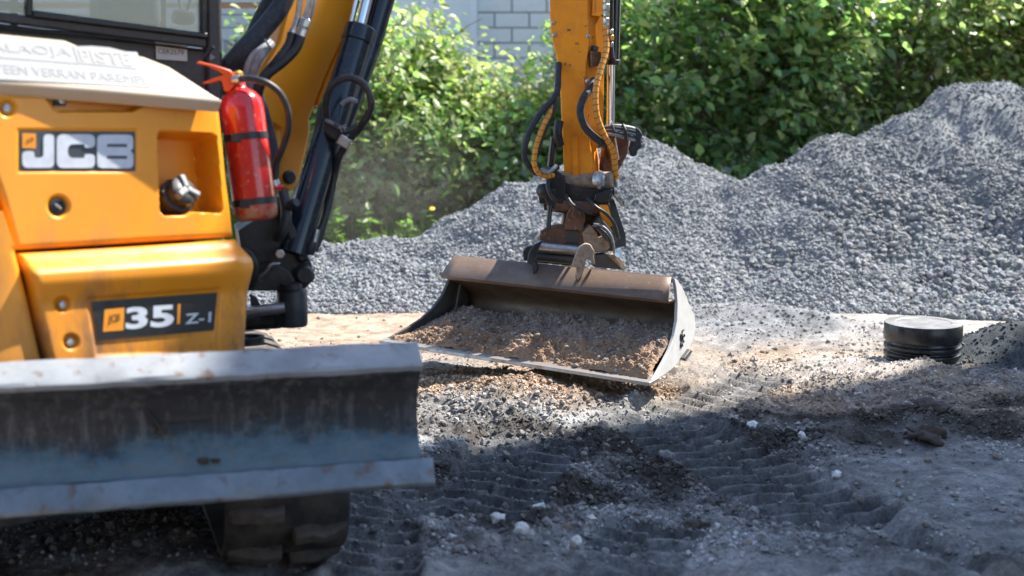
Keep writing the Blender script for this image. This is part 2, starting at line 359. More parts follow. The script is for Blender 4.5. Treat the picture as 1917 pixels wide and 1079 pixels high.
class MB:
    def __init__(s): s.v, s.f = [], []
    def add(s, vs, fs):
        b = len(s.v); s.v += [tuple(v) for v in vs]; s.f += [tuple(b + i for i in f) for f in fs]; return s
    def hexa(s, c8):                     # 8 corners: bottom 4, top 4
        return s.add(c8, [(0, 3, 2, 1), (4, 5, 6, 7), (0, 1, 5, 4), (1, 2, 6, 5), (2, 3, 7, 6), (3, 0, 4, 7)])
    def box(s, c, ax, ay, az):           # centre and half axes
        c, ax, ay, az = map(Vector, (c, ax, ay, az))
        q = [c + ax * i + ay * j + az * k for k in (-1, 1) for i, j in ((-1, -1), (1, -1), (1, 1), (-1, 1))]
        return s.hexa(q)
    def prism(s, pts, ext):              # polygon of 3d points, extruded by a vector
        ext = Vector(ext); n = len(pts); pts = [Vector(p) for p in pts]
        tris = tessellate_polygon([pts])
        vs = pts + [p + ext for p in pts]
        fs = [(a, b, c) for a, b, c in tris] + [(a + n, c + n, b + n) for a, b, c in tris]
        fs += [(i, (i + 1) % n, (i + 1) % n + n, i + n) for i in range(n)]
        return s.add(vs, fs)
    def tube(s, path, r, seg=10, caps=True):
        path = [Vector(p) for p in path]; n = len(path)
        rs = r if hasattr(r, '__len__') else [r] * n
        nrm = None; rings = []
        for i, p in enumerate(path):
            t = (path[min(i + 1, n - 1)] - path[max(i - 1, 0)]).normalized()
            if nrm is None:
                a = Vector((0, 0, 1)) if abs(t.z) < 0.9 else Vector((1, 0, 0)); nrm = t.cross(a).normalized()
            else: nrm = (nrm - t * nrm.dot(t)).normalized()
            bi = t.cross(nrm)
            rings.append([p + (nrm * math.cos(2 * math.pi * k / seg) + bi * math.sin(2 * math.pi * k / seg)) * rs[i] for k in range(seg)])
        vs = [v for r_ in rings for v in r_]
        fs = [(i * seg + k, i * seg + (k + 1) % seg, (i + 1) * seg + (k + 1) % seg, (i + 1) * seg + k) for i in range(n - 1) for k in range(seg)]
        if caps: fs += [tuple(range(seg - 1, -1, -1)), tuple((n - 1) * seg + k for k in range(seg))]
        return s.add(vs, fs)
    def lathe(s, prof, o, axis=(0, 0, 1), seg=32):    # prof: (radius, height)
        axis = Vector(axis).normalized(); a = Vector((1, 0, 0)) if abs(axis.x) < 0.9 else Vector((0, 1, 0))
        u = axis.cross(a).normalized(); w = axis.cross(u); o = Vector(o)
        vs, fs, n = [], [], len(prof)
        for r, h in prof:
            vs += [o + axis * h + (u * math.cos(2 * math.pi * k / seg) + w * math.sin(2 * math.pi * k / seg)) * max(r, 1e-4) for k in range(seg)]
        fs = [(i * seg + k, i * seg + (k + 1) % seg, (i + 1) * seg + (k + 1) % seg, (i + 1) * seg + k) for i in range(n - 1) for k in range(seg)]
        fs += [tuple(range(seg - 1, -1, -1)), tuple((n - 1) * seg + k for k in range(seg))]
        return s.add(vs, fs)
    def build(s, name, mat, parent=None, bevel=0.0, smooth=35, seg=2, fix=True):
        me = bpy.data.meshes.new(name)
        me.from_pydata(s.v, [], s.f); me.validate()
        if fix:
            bm = bmesh.new(); bm.from_mesh(me)
            bmesh.ops.recalc_face_normals(bm, faces=bm.faces); bm.to_mesh(me); bm.free()
        me.materials.append(M[mat] if isinstance(mat, str) else mat)
        if smooth:
            me.shade_smooth(); me.set_sharp_from_angle(angle=math.radians(smooth))
        o = bpy.data.objects.new(name, me)
        link(o, parent)
        if bevel:
            b = o.modifiers.new('bevel', 'BEVEL'); b.width = bevel; b.segments = seg; b.limit_method = 'ANGLE'; b.angle_limit = math.radians(40)
        return o

def np_mesh(name, V, Fc, mat, parent=None, tint=None, smooth=True, corners=None):
    """V (n,3), Fc (m,k) all k equal"""
    me = bpy.data.meshes.new(name)
    n, (m, k) = len(V), Fc.shape
    me.vertices.add(n); me.vertices.foreach_set('co', np.ascontiguousarray(V, dtype=np.float32).ravel())
    me.loops.add(m * k); me.loops.foreach_set('vertex_index', np.ascontiguousarray(Fc, dtype=np.int32).ravel())
    me.polygons.add(m); me.polygons.foreach_set('loop_start', np.arange(m, dtype=np.int32) * k)
    me.update(calc_edges=True); me.validate()
    if tint is not None:
        a = me.attributes.new('tint', 'FLOAT_COLOR', 'POINT')
        c = np.ones((n, 4), np.float32); c[:, :3] = tint
        a.data.foreach_set('color', c.ravel())
    if smooth: me.shade_smooth()
    else: me.shade_flat()
    me.materials.append(M[mat] if isinstance(mat, str) else mat)
    o = bpy.data.objects.new(name, me)
    return link(o, parent)

def smooth_path(pts, n=6):
    pts = [Vector(p) for p in pts]; out = []
    for i in range(len(pts) - 1):
        p0, p1, p2, p3 = pts[max(i - 1, 0)], pts[i], pts[i + 1], pts[min(i + 2, len(pts) - 1)]
        for k in range(n):
            t = k / n
            out.append(0.5 * ((2 * p1) + (p2 - p0) * t + (2 * p0 - 5 * p1 + 4 * p2 - p3) * t * t + (3 * p1 - p0 - 3 * p2 + p3) * t ** 3))
    return out + [pts[-1]]
def hose(name, pts, r, mat, parent, n=6, seg=10):
    return MB().tube(smooth_path([P(*p) for p in pts], n), r, seg).build(name, mat, parent, smooth=60)
def plate(name, pts, pl, thick, mat, parent, bevel=0.004, w=0.0):
    q = [pl.hit(x, y, w) for x, y in pts]
    return MB().prism(q, -pl.n * thick).build(name, mat, parent, bevel)
def vplane(x, y, D, yaw=0, tilt=0): return Plane(P(x, y, D), NRM(yaw, tilt))

ICO_V, ICO_F = None, None
def ico():
    global ICO_V, ICO_F
    t = (1 + 5 ** 0.5) / 2
    v = np.array([(-1, t, 0), (1, t, 0), (-1, -t, 0), (1, -t, 0), (0, -1, t), (0, 1, t), (0, -1, -t), (0, 1, -t), (t, 0, -1), (t, 0, 1), (-t, 0, -1), (-t, 0, 1)], float)
    ICO_V = v / np.linalg.norm(v[0])
    ICO_F = np.array([(0, 11, 5), (0, 5, 1), (0, 1, 7), (0, 7, 10), (0, 10, 11), (1, 5, 9), (5, 11, 4), (11, 10, 2), (10, 7, 6), (7, 1, 8), (3, 9, 4), (3, 4, 2), (3, 2, 6), (3, 6, 8), (3, 8, 9), (4, 9, 5), (2, 4, 11), (6, 2, 10), (8, 6, 7), (9, 8, 1)])
ico()
OCT_V = np.array([(1, 0, 0), (-1, 0, 0), (0, 1, 0), (0, -1, 0), (0, 0, 1), (0, 0, -1)], float)
OCT_F = np.array([(0, 2, 4), (2, 1, 4), (1, 3, 4), (3, 0, 4), (2, 0, 5), (1, 2, 5), (3, 1, 5), (0, 3, 5)])
def stone_cloud(name, pos, size, cols, mat, parent=None, jitter=0.28, flat=(0.55, 1.0), kind='stuff', octa=False):
    """many small stones as one part; pos (n,3), size (n,)"""
    n = len(pos)
    sv, sf = (OCT_V, OCT_F) if octa else (ICO_V, ICO_F)
    nvs = len(sv)
    base = sv[None] * (1 + RNG.uniform(-jitter, jitter, (n, nvs, 1)))
    sc = np.stack([RNG.uniform(0.75, 1.15, n), RNG.uniform(0.75, 1.15, n), RNG.uniform(flat[0], flat[1], n)], 1)
    base = base * sc[:, None, :]
    q = RNG.normal(size=(n, 4)) * np.array([1, 0.35, 0.35, 1]); q /= np.linalg.norm(q, axis=1, keepdims=True)
    w, x, y, z = q.T
    R = np.stack([np.stack([1 - 2 * (y * y + z * z), 2 * (x * y - z * w), 2 * (x * z + y * w)], 1),
                  np.stack([2 * (x * y + z * w), 1 - 2 * (x * x + z * z), 2 * (y * z - x * w)], 1),
                  np.stack([2 * (x * z - y * w), 2 * (y * z + x * w), 1 - 2 * (x * x + y * y)], 1)], 1)
    V = np.einsum('nij,nkj->nki', R, base) * (size[:, None, None] * 0.5) + pos[:, None, :]
    Fc = (sf[None] + (np.arange(n) * nvs)[:, None, None]).reshape(-1, 3)
    o = np_mesh(name, V.reshape(-1, 3), Fc, mat, parent, np.repeat(cols, nvs, 0), smooth=False)
    if kind: o['kind'] = kind
    return o
def stone_meshes(name, mat, n=8, sub=1):
    out = []
    for k in range(n):
        bm = bmesh.new(); bmesh.ops.create_icosphere(bm, subdivisions=sub, radius=0.5)
        s = Vector((random.uniform(.85, 1.2), random.uniform(.75, 1.0), random.uniform(.5, .8)))
        for v in bm.verts:
            d = 1 + random.uniform(-0.2, 0.2)
            v.co = Vector((v.co.x * s.x, v.co.y * s.y, v.co.z * s.z)) * d
        me = bpy.data.meshes.new(name); bm.to_mesh(me); bm.free()
        me.materials.append(M[mat]); out.append(me)
    return out
def place_stones(name, meshes, pos, size, parent):
    for i, (p, s) in enumerate(zip(pos, size)):
        o = bpy.data.objects.new(name, meshes[i % len(meshes)])
        link(o, parent)
        o.location = p; o.scale = (s, s, s)
        o.rotation_euler = (random.uniform(-.5, .5), random.uniform(-.5, .5), random.uniform(0, 6.28))

# ================================================================== GROUND
def project0(X, Y):
    z = Y * math.cos(PITCH) + CAMH * math.sin(PITCH)
    z = np.maximum(z, 0.05)
    return CX + F * X / z, CY - F * (Y * math.sin(PITCH) - CAMH * math.cos(PITCH)) / z
def wxy(x, y):
    g = ground_hit(x, y); return g.x, g.y
def soft(X, Y, c, rx, ry, rot=0.0, edge=0.35, wob=0.0, seed=0):
    """soft ellipse on the ground, c in metres"""
    a = math.radians(rot); dx, dy = X - c[0], Y - c[1]
    u = (dx * math.cos(a) + dy * math.sin(a)) / rx; v = (-dx * math.sin(a) + dy * math.cos(a)) / ry
    d = np.sqrt(u * u + v * v)
    if wob: d = d + wob * fbm(X * 3, Y * 3, 4, seed)
    return 1 - sstep(1 - edge, 1 + edge, d)
TRACKS = [  # from, to (metres), half width, depth, chevron sign
    (wxy(1205, 785), wxy(1590, 985), 0.26, 0.075, 1),
    (wxy(1010, 815), wxy(870, 985), 0.25, 0.085, -1),
    (wxy(1225, 985), wxy(1150, 1110), 0.19, 0.08, 1),
    (wxy(720, 900), wxy(700, 1120), 0.16, 0.045, 1),
    (wxy(1440, 705), wxy(1250, 790), 0.20, 0.035, 1),
]
def ground_h(X, Y, fine=True):
    X, Y = np.asarray(X, float), np.asarray(Y, float)
    near = 1 - sstep(10.5, 14, Y)
    near = near * (1 - sstep(5, 9, np.abs(X))) * sstep(1.0, 3.0, Y)
    h = 0.018 * fbm(X * 0.7, Y * 0.7, 3, 3)
    h = h + 0.35 * np.exp(-(((X + 2) / 14) ** 2)) * 0
    # mounds
    h = h + 0.115 * np.exp(-((X + 0.17) / 0.42) ** 2 - ((Y - 7.02) / 0.26) ** 2)
    h = h + 0.07 * np.exp(-((X - 0.35) / 0.45) ** 2 - ((Y - 7.0) / 0.2) ** 2)
    h = h + 0.05 * np.exp(-((X - 0.1) / 0.8) ** 2 - ((Y - 7.6) / 0.3) ** 2)
    h = h + 0.20 * np.exp(-((X - 3.12) / 0.40) ** 2 - ((Y - 8.50) / 0.24) ** 2)          # small heap right of the pipe
    h = h + 0.045 * np.exp(-((X - 2.30) / 0.22) ** 2 - ((Y - 7.93) / 0.11) ** 2)          # dirt against the pipe
    h = h + 0.05 * np.exp(-((X - 2.05) / 0.22) ** 2 - ((Y - 8.10) / 0.20) ** 2)
    h = h + 0.03 * np.exp(-((X - 2.9) / 0.35) ** 2 - ((Y - 7.75) / 0.2) ** 2)
    # low berm of gravel running behind the pipe
    bx = np.clip(X, 1.6, 3.2); by = 9.6 - (bx - 1.6) * 0.55
    h = h + 0.07 * np.exp(-((Y - by) / 0.14) ** 2) * sstep(1.3, 1.7, X) * (1 - sstep(2.6, 3.1, X))
    h = h + 0.07 * soft(X, Y, wxy(1370, 600), 0.55, 0.75, 20, 0.7, 0.25, 71) * sstep(7.6, 8.2, Y)
    if not fine: return h
    # roughness: strong in the churned foreground, weak on the rolled surfaces
    rough = 1.0 * soft(X, Y, wxy(1150, 850), 2.0, 1.35, 0, 0.35, 0.25, 5)
    rough = np.maximum(rough, 0.9 * soft(X, Y, wxy(1400, 720), 1.5, 0.55, 5, 0.5, 0.3, 9))
    rough = np.maximum(rough, 0.8 * soft(X, Y, wxy(1000, 1030), 2.2, 0.8, 0, 0.4, 0.2, 8))
    flat = np.maximum(soft(X, Y, wxy(1790, 930), 0.62, 0.85, -14, 0.25, 0.18, 21), soft(X, Y, wxy(1700, 600), 1.9, 0.75, 0, 0.3, 0.1, 22))
    flat = np.maximum(flat, soft(X, Y, wxy(660, 610), 1.2, 0.9, 0, 0.3, 0.1, 23))
    flat = np.maximum(flat, 0.8 * soft(X, Y, wxy(1600, 690), 0.35, 0.28, 0, 0.4, 0.1, 24))
    rough = rough * (1 - 0.93 * flat)
    h = h + rough * (0.040 * fbm(X * 2.6, Y * 2.6, 3, 31) + 0.020 * fbm(X * 7, Y * 7, 3, 32, 0.5))
    clod = np.abs(vnoise(X * 19, Y * 19, 51)) * np.abs(vnoise(X * 31 + 4, Y * 31, 52))
    h = h + rough * 0.035 * clod + (0.0035 + 0.0015 * rough) * fbm(X * 34, Y * 34, 2, 61) * near * (1 - 0.75 * flat)
    # furrow along the rolled strip at the lower right
    a, b = np.array(wxy(1540, 940)), np.array(wxy(1900, 1110)); d = (b - a) / np.linalg.norm(b - a)
    s = (X - a[0]) * d[0] + (Y - a[1]) * d[1]; l = -(X - a[0]) * d[1] + (Y - a[1]) * d[0] + 0.03 * vnoise(X * 4, Y * 4, 77)
    m = sstep(-0.3, 0.1, s) * (1 - sstep(1.6, 2.2, s))
    h = h + m * (-0.045 * np.exp(-(l / 0.055) ** 2) + 0.03 * np.exp(-((l - 0.12) / 0.07) ** 2) * (1 + fbm(X * 12, Y * 12, 3, 78)))
    # crawler prints
    for k, (A, B, hw, dep, sg) in enumerate(TRACKS):
        A, B = np.array(A), np.array(B); L = np.linalg.norm(B - A); d = (B - A) / L
        s = (X - A[0]) * d[0] + (Y - A[1]) * d[1]
        l = -(X - A[0]) * d[1] + (Y - A[1]) * d[0]
        s = s + 0.007 * vnoise(X * 6, Y * 6, 90 + k)
        l2 = l + 0.03 * vnoise(X * 3, Y * 3, 95 + k)
        m = sstep(-0.08, 0.08, s) * (1 - sstep(L - 0.08, L + 0.08, s)) * (1 - sstep(hw * 0.86, hw * 1.06, np.abs(l2)))
        half = np.where(l2 > 0, 0.5, 0.0)
        ph = s / 0.138 + half + sg * 0.35 * np.abs(l2) / hw + 0.07 * np.sin(l2 * 34)
        tri = np.abs(ph - np.floor(ph) - 0.5) * 2
        bars = sstep(0.55, 0.80, tri + 0.07 * vnoise(X * 22, Y * 22, 131 + k)) - 1
        bars = bars * (0.85 + 0.25 * vnoise(X * 5, Y * 5, 97 + k)) * (1 - 0.55 * np.exp(-(l2 / 0.022) ** 2))
        keep = 1 - 0.97 * m
        base = h * keep
        h = base + m * (dep * bars * (1.0 if k == 0 else sstep(-0.8, 0.1, vnoise(X * 1.9, Y * 1.9, 99 + k) + 0.35)) + 0.012)
        rim = sstep(hw * 0.9, hw * 1.15, np.abs(l2)) * (1 - sstep(hw * 1.2, hw * 1.75, np.abs(l2))) * sstep(-0.05, 0.1, s) * (1 - sstep(L - 0.1, L + 0.05, s))
        h = h + rim * 0.022 * (0.6 + fbm(X * 9, Y * 9, 3, 110 + k))
    return h
def print_mask(X, Y):
    out = np.zeros(X.shape)
    for k, (A, B, hw, dep, sg) in enumerate(TRACKS):
        A, B = np.array(A), np.array(B); L = np.linalg.norm(B - A); d = (B - A) / L
        s = (X - A[0]) * d[0] + (Y - A[1]) * d[1]; l = -(X - A[0]) * d[1] + (Y - A[1]) * d[0]
        out = np.maximum(out, sstep(-0.05, 0.1, s) * (1 - sstep(L - 0.1, L + 0.05, s)) * (1 - sstep(hw * 0.85, hw * 1.05, np.abs(l))))
    return out
def ground_tint(X, Y):
    n1 = fbm(X * 1.3, Y * 1.3, 4, 201); n2 = fbm(X * 5, Y * 5, 4, 202)
    def lerp(c, col, m): return c + (np.array(col) - c) * m[..., None]
    c = np.zeros(X.shape + (3,)) + np.array((0.33, 0.285, 0.245))
    c = lerp(c, (0.39, 0.29, 0.205), sstep(-0.2, 0.6, n1) * 0.7)
    c = lerp(c, (0.27, 0.275, 0.28), sstep(0.1, 0.8, n2) * 0.5)
    # sandy roadway and the pale strip before the big heap
    c = lerp(c, (0.46, 0.335, 0.245), soft(X, Y, wxy(680, 600), 1.9, 1.3, 0, 0.4, 0.2, 41) * 0.9)
    c = lerp(c, (0.47, 0.44, 0.41), soft(X, Y, wxy(1720, 600), 2.2, 0.9, 0, 0.35, 0.15, 42) * 0.9)
    c = lerp(c, (0.48, 0.43, 0.38), soft(X, Y, wxy(1600, 690), 0.5, 0.35, 0, 0.4, 0.15, 43) * 0.9)
    c = lerp(c, (0.36, 0.255, 0.17), soft(X, Y, wxy(980, 740), 1.2, 0.5, 0, 0.5, 0.3, 44))
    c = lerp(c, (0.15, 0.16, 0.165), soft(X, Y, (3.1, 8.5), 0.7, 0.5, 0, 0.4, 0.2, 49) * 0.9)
    c = lerp(c, (0.32, 0.32, 0.32), soft(X, Y, wxy(880, 840), 0.5, 0.22, 0, 0.6, 0.4, 45) * 0.9)
    # churned foreground
    c = lerp(c, (0.25, 0.255, 0.26), soft(X, Y, wxy(1370, 600), 0.7, 0.85, 20, 0.4, 0.3, 71))
    c = lerp(c, (0.29, 0.288, 0.278), soft(X, Y, wxy(1150, 930), 2.6, 1.35, 0, 0.3, 0.25, 46))
    c = lerp(c, (0.42, 0.42, 0.41), sstep(0.0, 0.7, n2) * soft(X, Y, wxy(1100, 960), 2.6, 1.2, 0, 0.4, 0.2, 47) * 0.8)
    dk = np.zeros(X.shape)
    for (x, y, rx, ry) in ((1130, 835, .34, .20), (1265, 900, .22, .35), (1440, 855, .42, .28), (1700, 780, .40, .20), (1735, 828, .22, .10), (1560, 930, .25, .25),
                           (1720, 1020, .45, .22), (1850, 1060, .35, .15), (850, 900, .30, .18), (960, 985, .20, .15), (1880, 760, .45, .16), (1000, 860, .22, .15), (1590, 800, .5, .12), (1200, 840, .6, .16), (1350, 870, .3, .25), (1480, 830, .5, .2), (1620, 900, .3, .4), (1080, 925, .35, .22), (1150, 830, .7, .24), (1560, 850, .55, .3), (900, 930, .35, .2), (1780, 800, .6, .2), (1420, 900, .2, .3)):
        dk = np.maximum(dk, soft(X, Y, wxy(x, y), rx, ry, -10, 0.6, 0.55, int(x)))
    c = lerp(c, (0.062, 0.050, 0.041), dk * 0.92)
    c = lerp(c, (0.30, 0.298, 0.29), soft(X, Y, wxy(1800, 925), 0.7, 0.85, -14, 0.25, 0.2, 48) * 0.85)
    c = lerp(c, (0.35, 0.245, 0.165), soft(X, Y, wxy(930, 735), 0.85, 0.42, 0, 0.5, 0.3, 144) * 0.85)
    c = lerp(c, (0.185, 0.19, 0.19), print_mask(X, Y) * 0.75)
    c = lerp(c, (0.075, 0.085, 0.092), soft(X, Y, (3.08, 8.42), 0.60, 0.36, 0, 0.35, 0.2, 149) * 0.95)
    # far verge: soil and litter under the shrubs
    c = lerp(c, (0.10, 0.085, 0.055), sstep(13.6, 14.6, Y + 0.4 * n1) )
    n3 = fbm(X * 13, Y * 13, 4, 207, 0.65)
    c = c * (1 + 0.30 * np.clip(n3, -1.6, 1.6) * (1 - sstep(10, 12, Y)))[..., None]
    return np.clip(c, 0.012, 0.9)
def axis(a, b, step, lo, hi, far=34):
    mid = np.arange(a, b + step / 2, step)
    g = np.geomspace(step * 1.5, max(hi - b, 1), far); g2 = np.geomspace(step * 1.5, max(a - lo, 1), far)
    return np.concatenate([(a - g2)[::-1], mid, b + g])
xs = axis(-2.9, 4.3, 0.0145, -900, 900)
ys = axis(4.3, 10.6, 0.0145, -60, 1500)
GX, GY = np.meshgrid(xs, ys)
GZ = ground_h(GX, GY)
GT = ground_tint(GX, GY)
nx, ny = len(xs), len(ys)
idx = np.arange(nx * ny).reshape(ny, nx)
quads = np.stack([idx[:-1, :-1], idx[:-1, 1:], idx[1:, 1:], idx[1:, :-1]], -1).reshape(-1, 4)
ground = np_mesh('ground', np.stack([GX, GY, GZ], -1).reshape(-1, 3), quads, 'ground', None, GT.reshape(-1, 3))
tag(ground, 'churned sandy building-site ground with crawler prints', None, None, 'structure')
def gz(x, y): return float(ground_h(np.array([x]), np.array([y]))[0])

# loose gravel on the ground
def scatter_ground(n, y0, y1, seed):
    r = np.random.default_rng(seed)
    Y = y0 + (y1 - y0) * r.random(n); X = (r.random(n) * 2 - 1) * (Y * 0.40 + 0.1) 
    return X, Y
X, Y = scatter_ground(34000, 4.7, 10.4, 5)
dens = 0.17 + 0.9 * soft(X, Y, wxy(880, 790), 0.75, 0.5, 0, 0.5, 0.3, 1) + 0.8 * soft(X, Y, (3.1, 8.5), 0.9, 0.75, 0, 0.4, 0.2, 2)
by = 9.6 - (np.clip(X, 1.6, 3.2) - 1.6) * 0.55
dens += 0.9 * np.exp(-((Y - by) / 0.2) ** 2) * (X > 1.2) * (X < 3.3)
dens += 0.5 * sstep(9.7, 10.4, Y) + 0.35 * soft(X, Y, wxy(1000, 1000), 1.6, 0.7, 0, 0.5, 0.3, 3)
sp_ = soft(X, Y, wxy(1370, 600), 0.55, 0.75, 20, 0.5, 0.3, 71)
dens *= 1 - 0.85 * soft(X, Y, wxy(1800, 925), 0.6, 0.75, -14, 0.25)
dens *= 1 - 0.85 * soft(X, Y, wxy(1650, 600), 1.5, 0.5, 0, 0.3) * (np.abs(Y - by) > 0.25)
dens *= 1 - 0.8 * soft(X, Y, wxy(680, 600), 1.3, 0.9, 0, 0.3)
dens = np.maximum(dens, sp_)
keep = RNG.random(len(X)) < dens; X, Y = X[keep], Y[keep]
sz = RNG.lognormal(math.log(0.013), 0.45, len(X)); sz = np.clip(sz, 0.006, 0.034)
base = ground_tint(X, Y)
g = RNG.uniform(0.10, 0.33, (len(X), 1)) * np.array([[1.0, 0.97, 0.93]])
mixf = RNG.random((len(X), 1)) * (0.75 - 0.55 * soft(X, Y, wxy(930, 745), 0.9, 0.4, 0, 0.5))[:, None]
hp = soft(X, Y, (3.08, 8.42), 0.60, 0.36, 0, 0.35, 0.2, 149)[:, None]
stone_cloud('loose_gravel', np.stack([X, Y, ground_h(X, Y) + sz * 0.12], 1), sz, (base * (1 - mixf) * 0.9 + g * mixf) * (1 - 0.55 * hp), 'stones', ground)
X, Y = scatter_ground(2600, 4.8, 9.9, 6)
d = 0.05 + 0.5 * soft(X, Y, wxy(900, 780), 0.9, 0.5, 0, 0.5) + 0.15 * soft(X, Y, wxy(1150, 900), 2, 1, 0, 0.5)
k = np.where(RNG.random(len(X)) < d)[0][:290]
SM = stone_meshes('ground_stone_mesh', 'stone_tan', 8)
place_stones('stone', SM, [(X[i], Y[i], gz(X[i], Y[i]) + 0.006) for i in k], RNG.uniform(0.026, 0.048, len(k)), ground)

# crumbs of soil and grit, thickest where the ground is churned
X, Y = scatter_ground(120000, 4.7, 8.6, 15)
dens = 0.08 + 0.8 * soft(X, Y, wxy(1150, 850), 2.1, 1.4, 0, 0.5, 0.4, 5) * sstep(-0.5, 0.5, fbm(X * 2.2, Y * 2.2, 4, 811)) + 0.5 * soft(X, Y, wxy(1000, 740), 1.2, 0.45, 0, 0.5, 0.3, 6) + 0.4 * soft(X, Y, wxy(1400, 720), 1.5, 0.5, 5, 0.5, 0.3, 9)
dens *= 1 - 0.9 * soft(X, Y, wxy(1800, 925), 0.6, 0.75, -14, 0.25)
keep = RNG.random(len(X)) < dens * 0.85 * (1 - 0.9 * print_mask(X, Y)); X, Y = X[keep], Y[keep]
sz = np.clip(RNG.lognormal(math.log(0.0115), 0.5, len(X)), 0.005, 0.04)
base = ground_tint(X, Y) * RNG.uniform(0.45, 1.7, (len(X), 1))
stone_cloud('soil_crumbs', np.stack([X, Y, ground_h(X, Y) + sz * 0.2], 1), sz, np.clip(base, 0.02, 0.7), 'stones', ground, octa=True)

X, Y = scatter_ground(9000, 4.7, 8.2, 25)
dens = 0.9 * soft(X, Y, wxy(1150, 850), 2.0, 1.3, 0, 0.5, 0.4, 5) * sstep(-0.1, 0.6, fbm(X * 2.6, Y * 2.6, 4, 821)) + 0.3 * soft(X, Y, wxy(1000, 740), 1.2, 0.4, 0, 0.5, 0.3, 6)
dens *= (1 - 0.9 * soft(X, Y, wxy(1800, 925), 0.6, 0.75, -14, 0.25)) * (1 - 0.95 * print_mask(X, Y))
keep = RNG.random(len(X)) < dens; X, Y = X[keep], Y[keep]
sz = np.clip(RNG.lognormal(math.log(0.024), 0.4, len(X)), 0.012, 0.06)
stone_cloud('soil_clods', np.stack([X, Y, ground_h(X, Y) + sz * 0.05], 1), sz, np.clip(ground_tint(X, Y) * RNG.uniform(0.55, 1.15, (len(X), 1)), 0.02, 0.7), 'soil', ground, jitter=0.36, flat=(0.5, 0.8))

# ================================================================== GRAVEL HEAPS
def crest(pts, n=10):
    q = smooth_path([P(*p) for p in pts], n)
    return np.array([tuple(v) for v in q])
CREST_L = crest([(300, 485, 11.2), (470, 470, 11.2), (590, 457, 11.2), (700, 441, 11.25), (800, 432, 11.35), (870, 398, 11.5), (1000, 328, 11.75), (1110, 285, 12.0), (1205, 262, 12.2),
                 (1260, 300, 12.1), (1330, 333, 11.9), (1400, 347, 11.75), (1470, 330, 11.8), (1540, 300, 11.95)])
CREST_R = crest([(1470, 342, 11.75), (1530, 288, 12.0), (1572, 262, 12.15), (1610, 268, 12.2), (1650, 262, 12.3), (1720, 222, 12.4), (1800, 180, 12.55), (1850, 165, 12.6), (1917, 163, 12.6), (2000, 175, 12.6), (2150, 215, 12.6), (2300, 300, 12.4)])
def pile_h(X, Y, C, slope, seed, amp):
    h = np.full(X.shape, -9.0)
    sl = slope * (1 + 0.10 * vnoise(X * 0.9, Y * 0.9, seed + 5))
    for c in C:
        d = np.sqrt((X - c[0]) ** 2 + (Y - c[1]) ** 2)
        h = np.maximum(h, c[2] - sl * (np.sqrt(d * d + 0.02) - 0.14))
    # foot spreads out
    h = np.where(h < 0.25, 0.25 - (0.25 - h) * 0.62, h)
    h = h + amp * (0.075 * fbm(X * 1.6, Y * 1.6, 3, seed) + 0.045 * fbm(X * 3.1, Y * 3.1, 2, seed + 21) + 0.020 * fbm(X * 5, Y * 5, 3, seed + 1, 0.5)) * sstep(-0.1, 0.3, h)
    return h
def make_pile(C, slope, seed, amp, x0, x1, y0, y1, step, col, name, label):
    X, Y = np.meshgrid(np.arange(x0, x1, step), np.arange(y0, y1, step))
    h = pile_h(X, Y, C, slope, seed, amp) + 0.004 * fbm(X * 16, Y * 16, 2, seed + 3, 0.5)
    g = ground_h(X, Y, False) - 0.05
    Z = np.maximum(h, g)
    ny, nx = X.shape; ix = np.arange(nx * ny).reshape(ny, nx)
    q = np.stack([ix[:-1, :-1], ix[:-1, 1:], ix[1:, 1:], ix[1:, :-1]], -1).reshape(-1, 4)
    alive = (h > g + 0.005).ravel()
    q = q[alive[q].any(1)]
    used, inv = np.unique(q, return_inverse=True)
    V = np.stack([X, Y, Z], -1).reshape(-1, 3)[used]
    n = fbm(V[:, 0] * 2, V[:, 1] * 2, 4, seed + 8)[:, None]
    o = np_mesh(name, V, inv.reshape(-1, 4), 'pile', None, np.clip(np.array([col]) * (1 + 0.22 * n), 0, 1))
    tag(o, label, 'gravel heap', 'gravel heaps')
    return o
# left heap, finer stone
pl_o = make_pile(CREST_L, 0.60, 300, 0.8, -4.2, 4.2, 9.4, 14.2, 0.03, (0.24, 0.25, 0.258), 'gravel_heap', 'long low heap of fine pale grey gravel behind the bucket')
def scatter_pile(C, slope, seed, amp, n, x0, x1, y0, y1, other=None):
    r = np.random.default_rng(seed + 50)
    X = x0 + (x1 - x0) * r.random(n); Y = y0 + (y1 - y0) * r.random(n)
    h = pile_h(X, Y, C, slope, seed, amp)
    k = (h > -0.01) & (np.abs(X) < Y * 0.39 + 0.15)
    # keep what faces this side and a strip beyond the crest
    cy = np.array([C[np.argmin(np.abs(C[:, 0] - x)), 1] for x in X])
    k &= Y < cy + 0.35
    return X[k], Y[k], h[k]
X, Y, h = scatter_pile(CREST_L, 0.60, 300, 0.8, 130000, -2.9, 3.1, 9.6, 12.7)
dn = 0.62 + 0.38 * sstep(-0.4, 0.4, fbm(X * 1.7, Y * 1.7, 4, 401))
k = RNG.random(len(X)) < dn; X, Y, h = X[k], Y[k], h[k]
sz = np.clip(RNG.lognormal(math.log(0.0145), 0.45, len(X)) * (1.25 - 0.35 * sstep(0.1, 0.8, h)), 0.010, 0.055)
cl = RNG.uniform(0.17, 0.31, (len(X), 1)) * np.array([[0.97, 1.0, 1.03]]) * (1 + RNG.uniform(-.04, .04, (len(X), 3)))
big = sz > 0.021
P3 = np.stack([X, Y, h + sz * 0.18], 1)
stone_cloud('loose_gravel', P3[big], sz[big], cl[big], 'stones', pl_o)
stone_cloud('fine_gravel', P3[~big], sz[~big] * 1.15, cl[~big], 'stones', pl_o, octa=True)
k = np.where((h < 0.45) & (h > 0.02))[0]; k = RNG.choice(k, 260, replace=False)
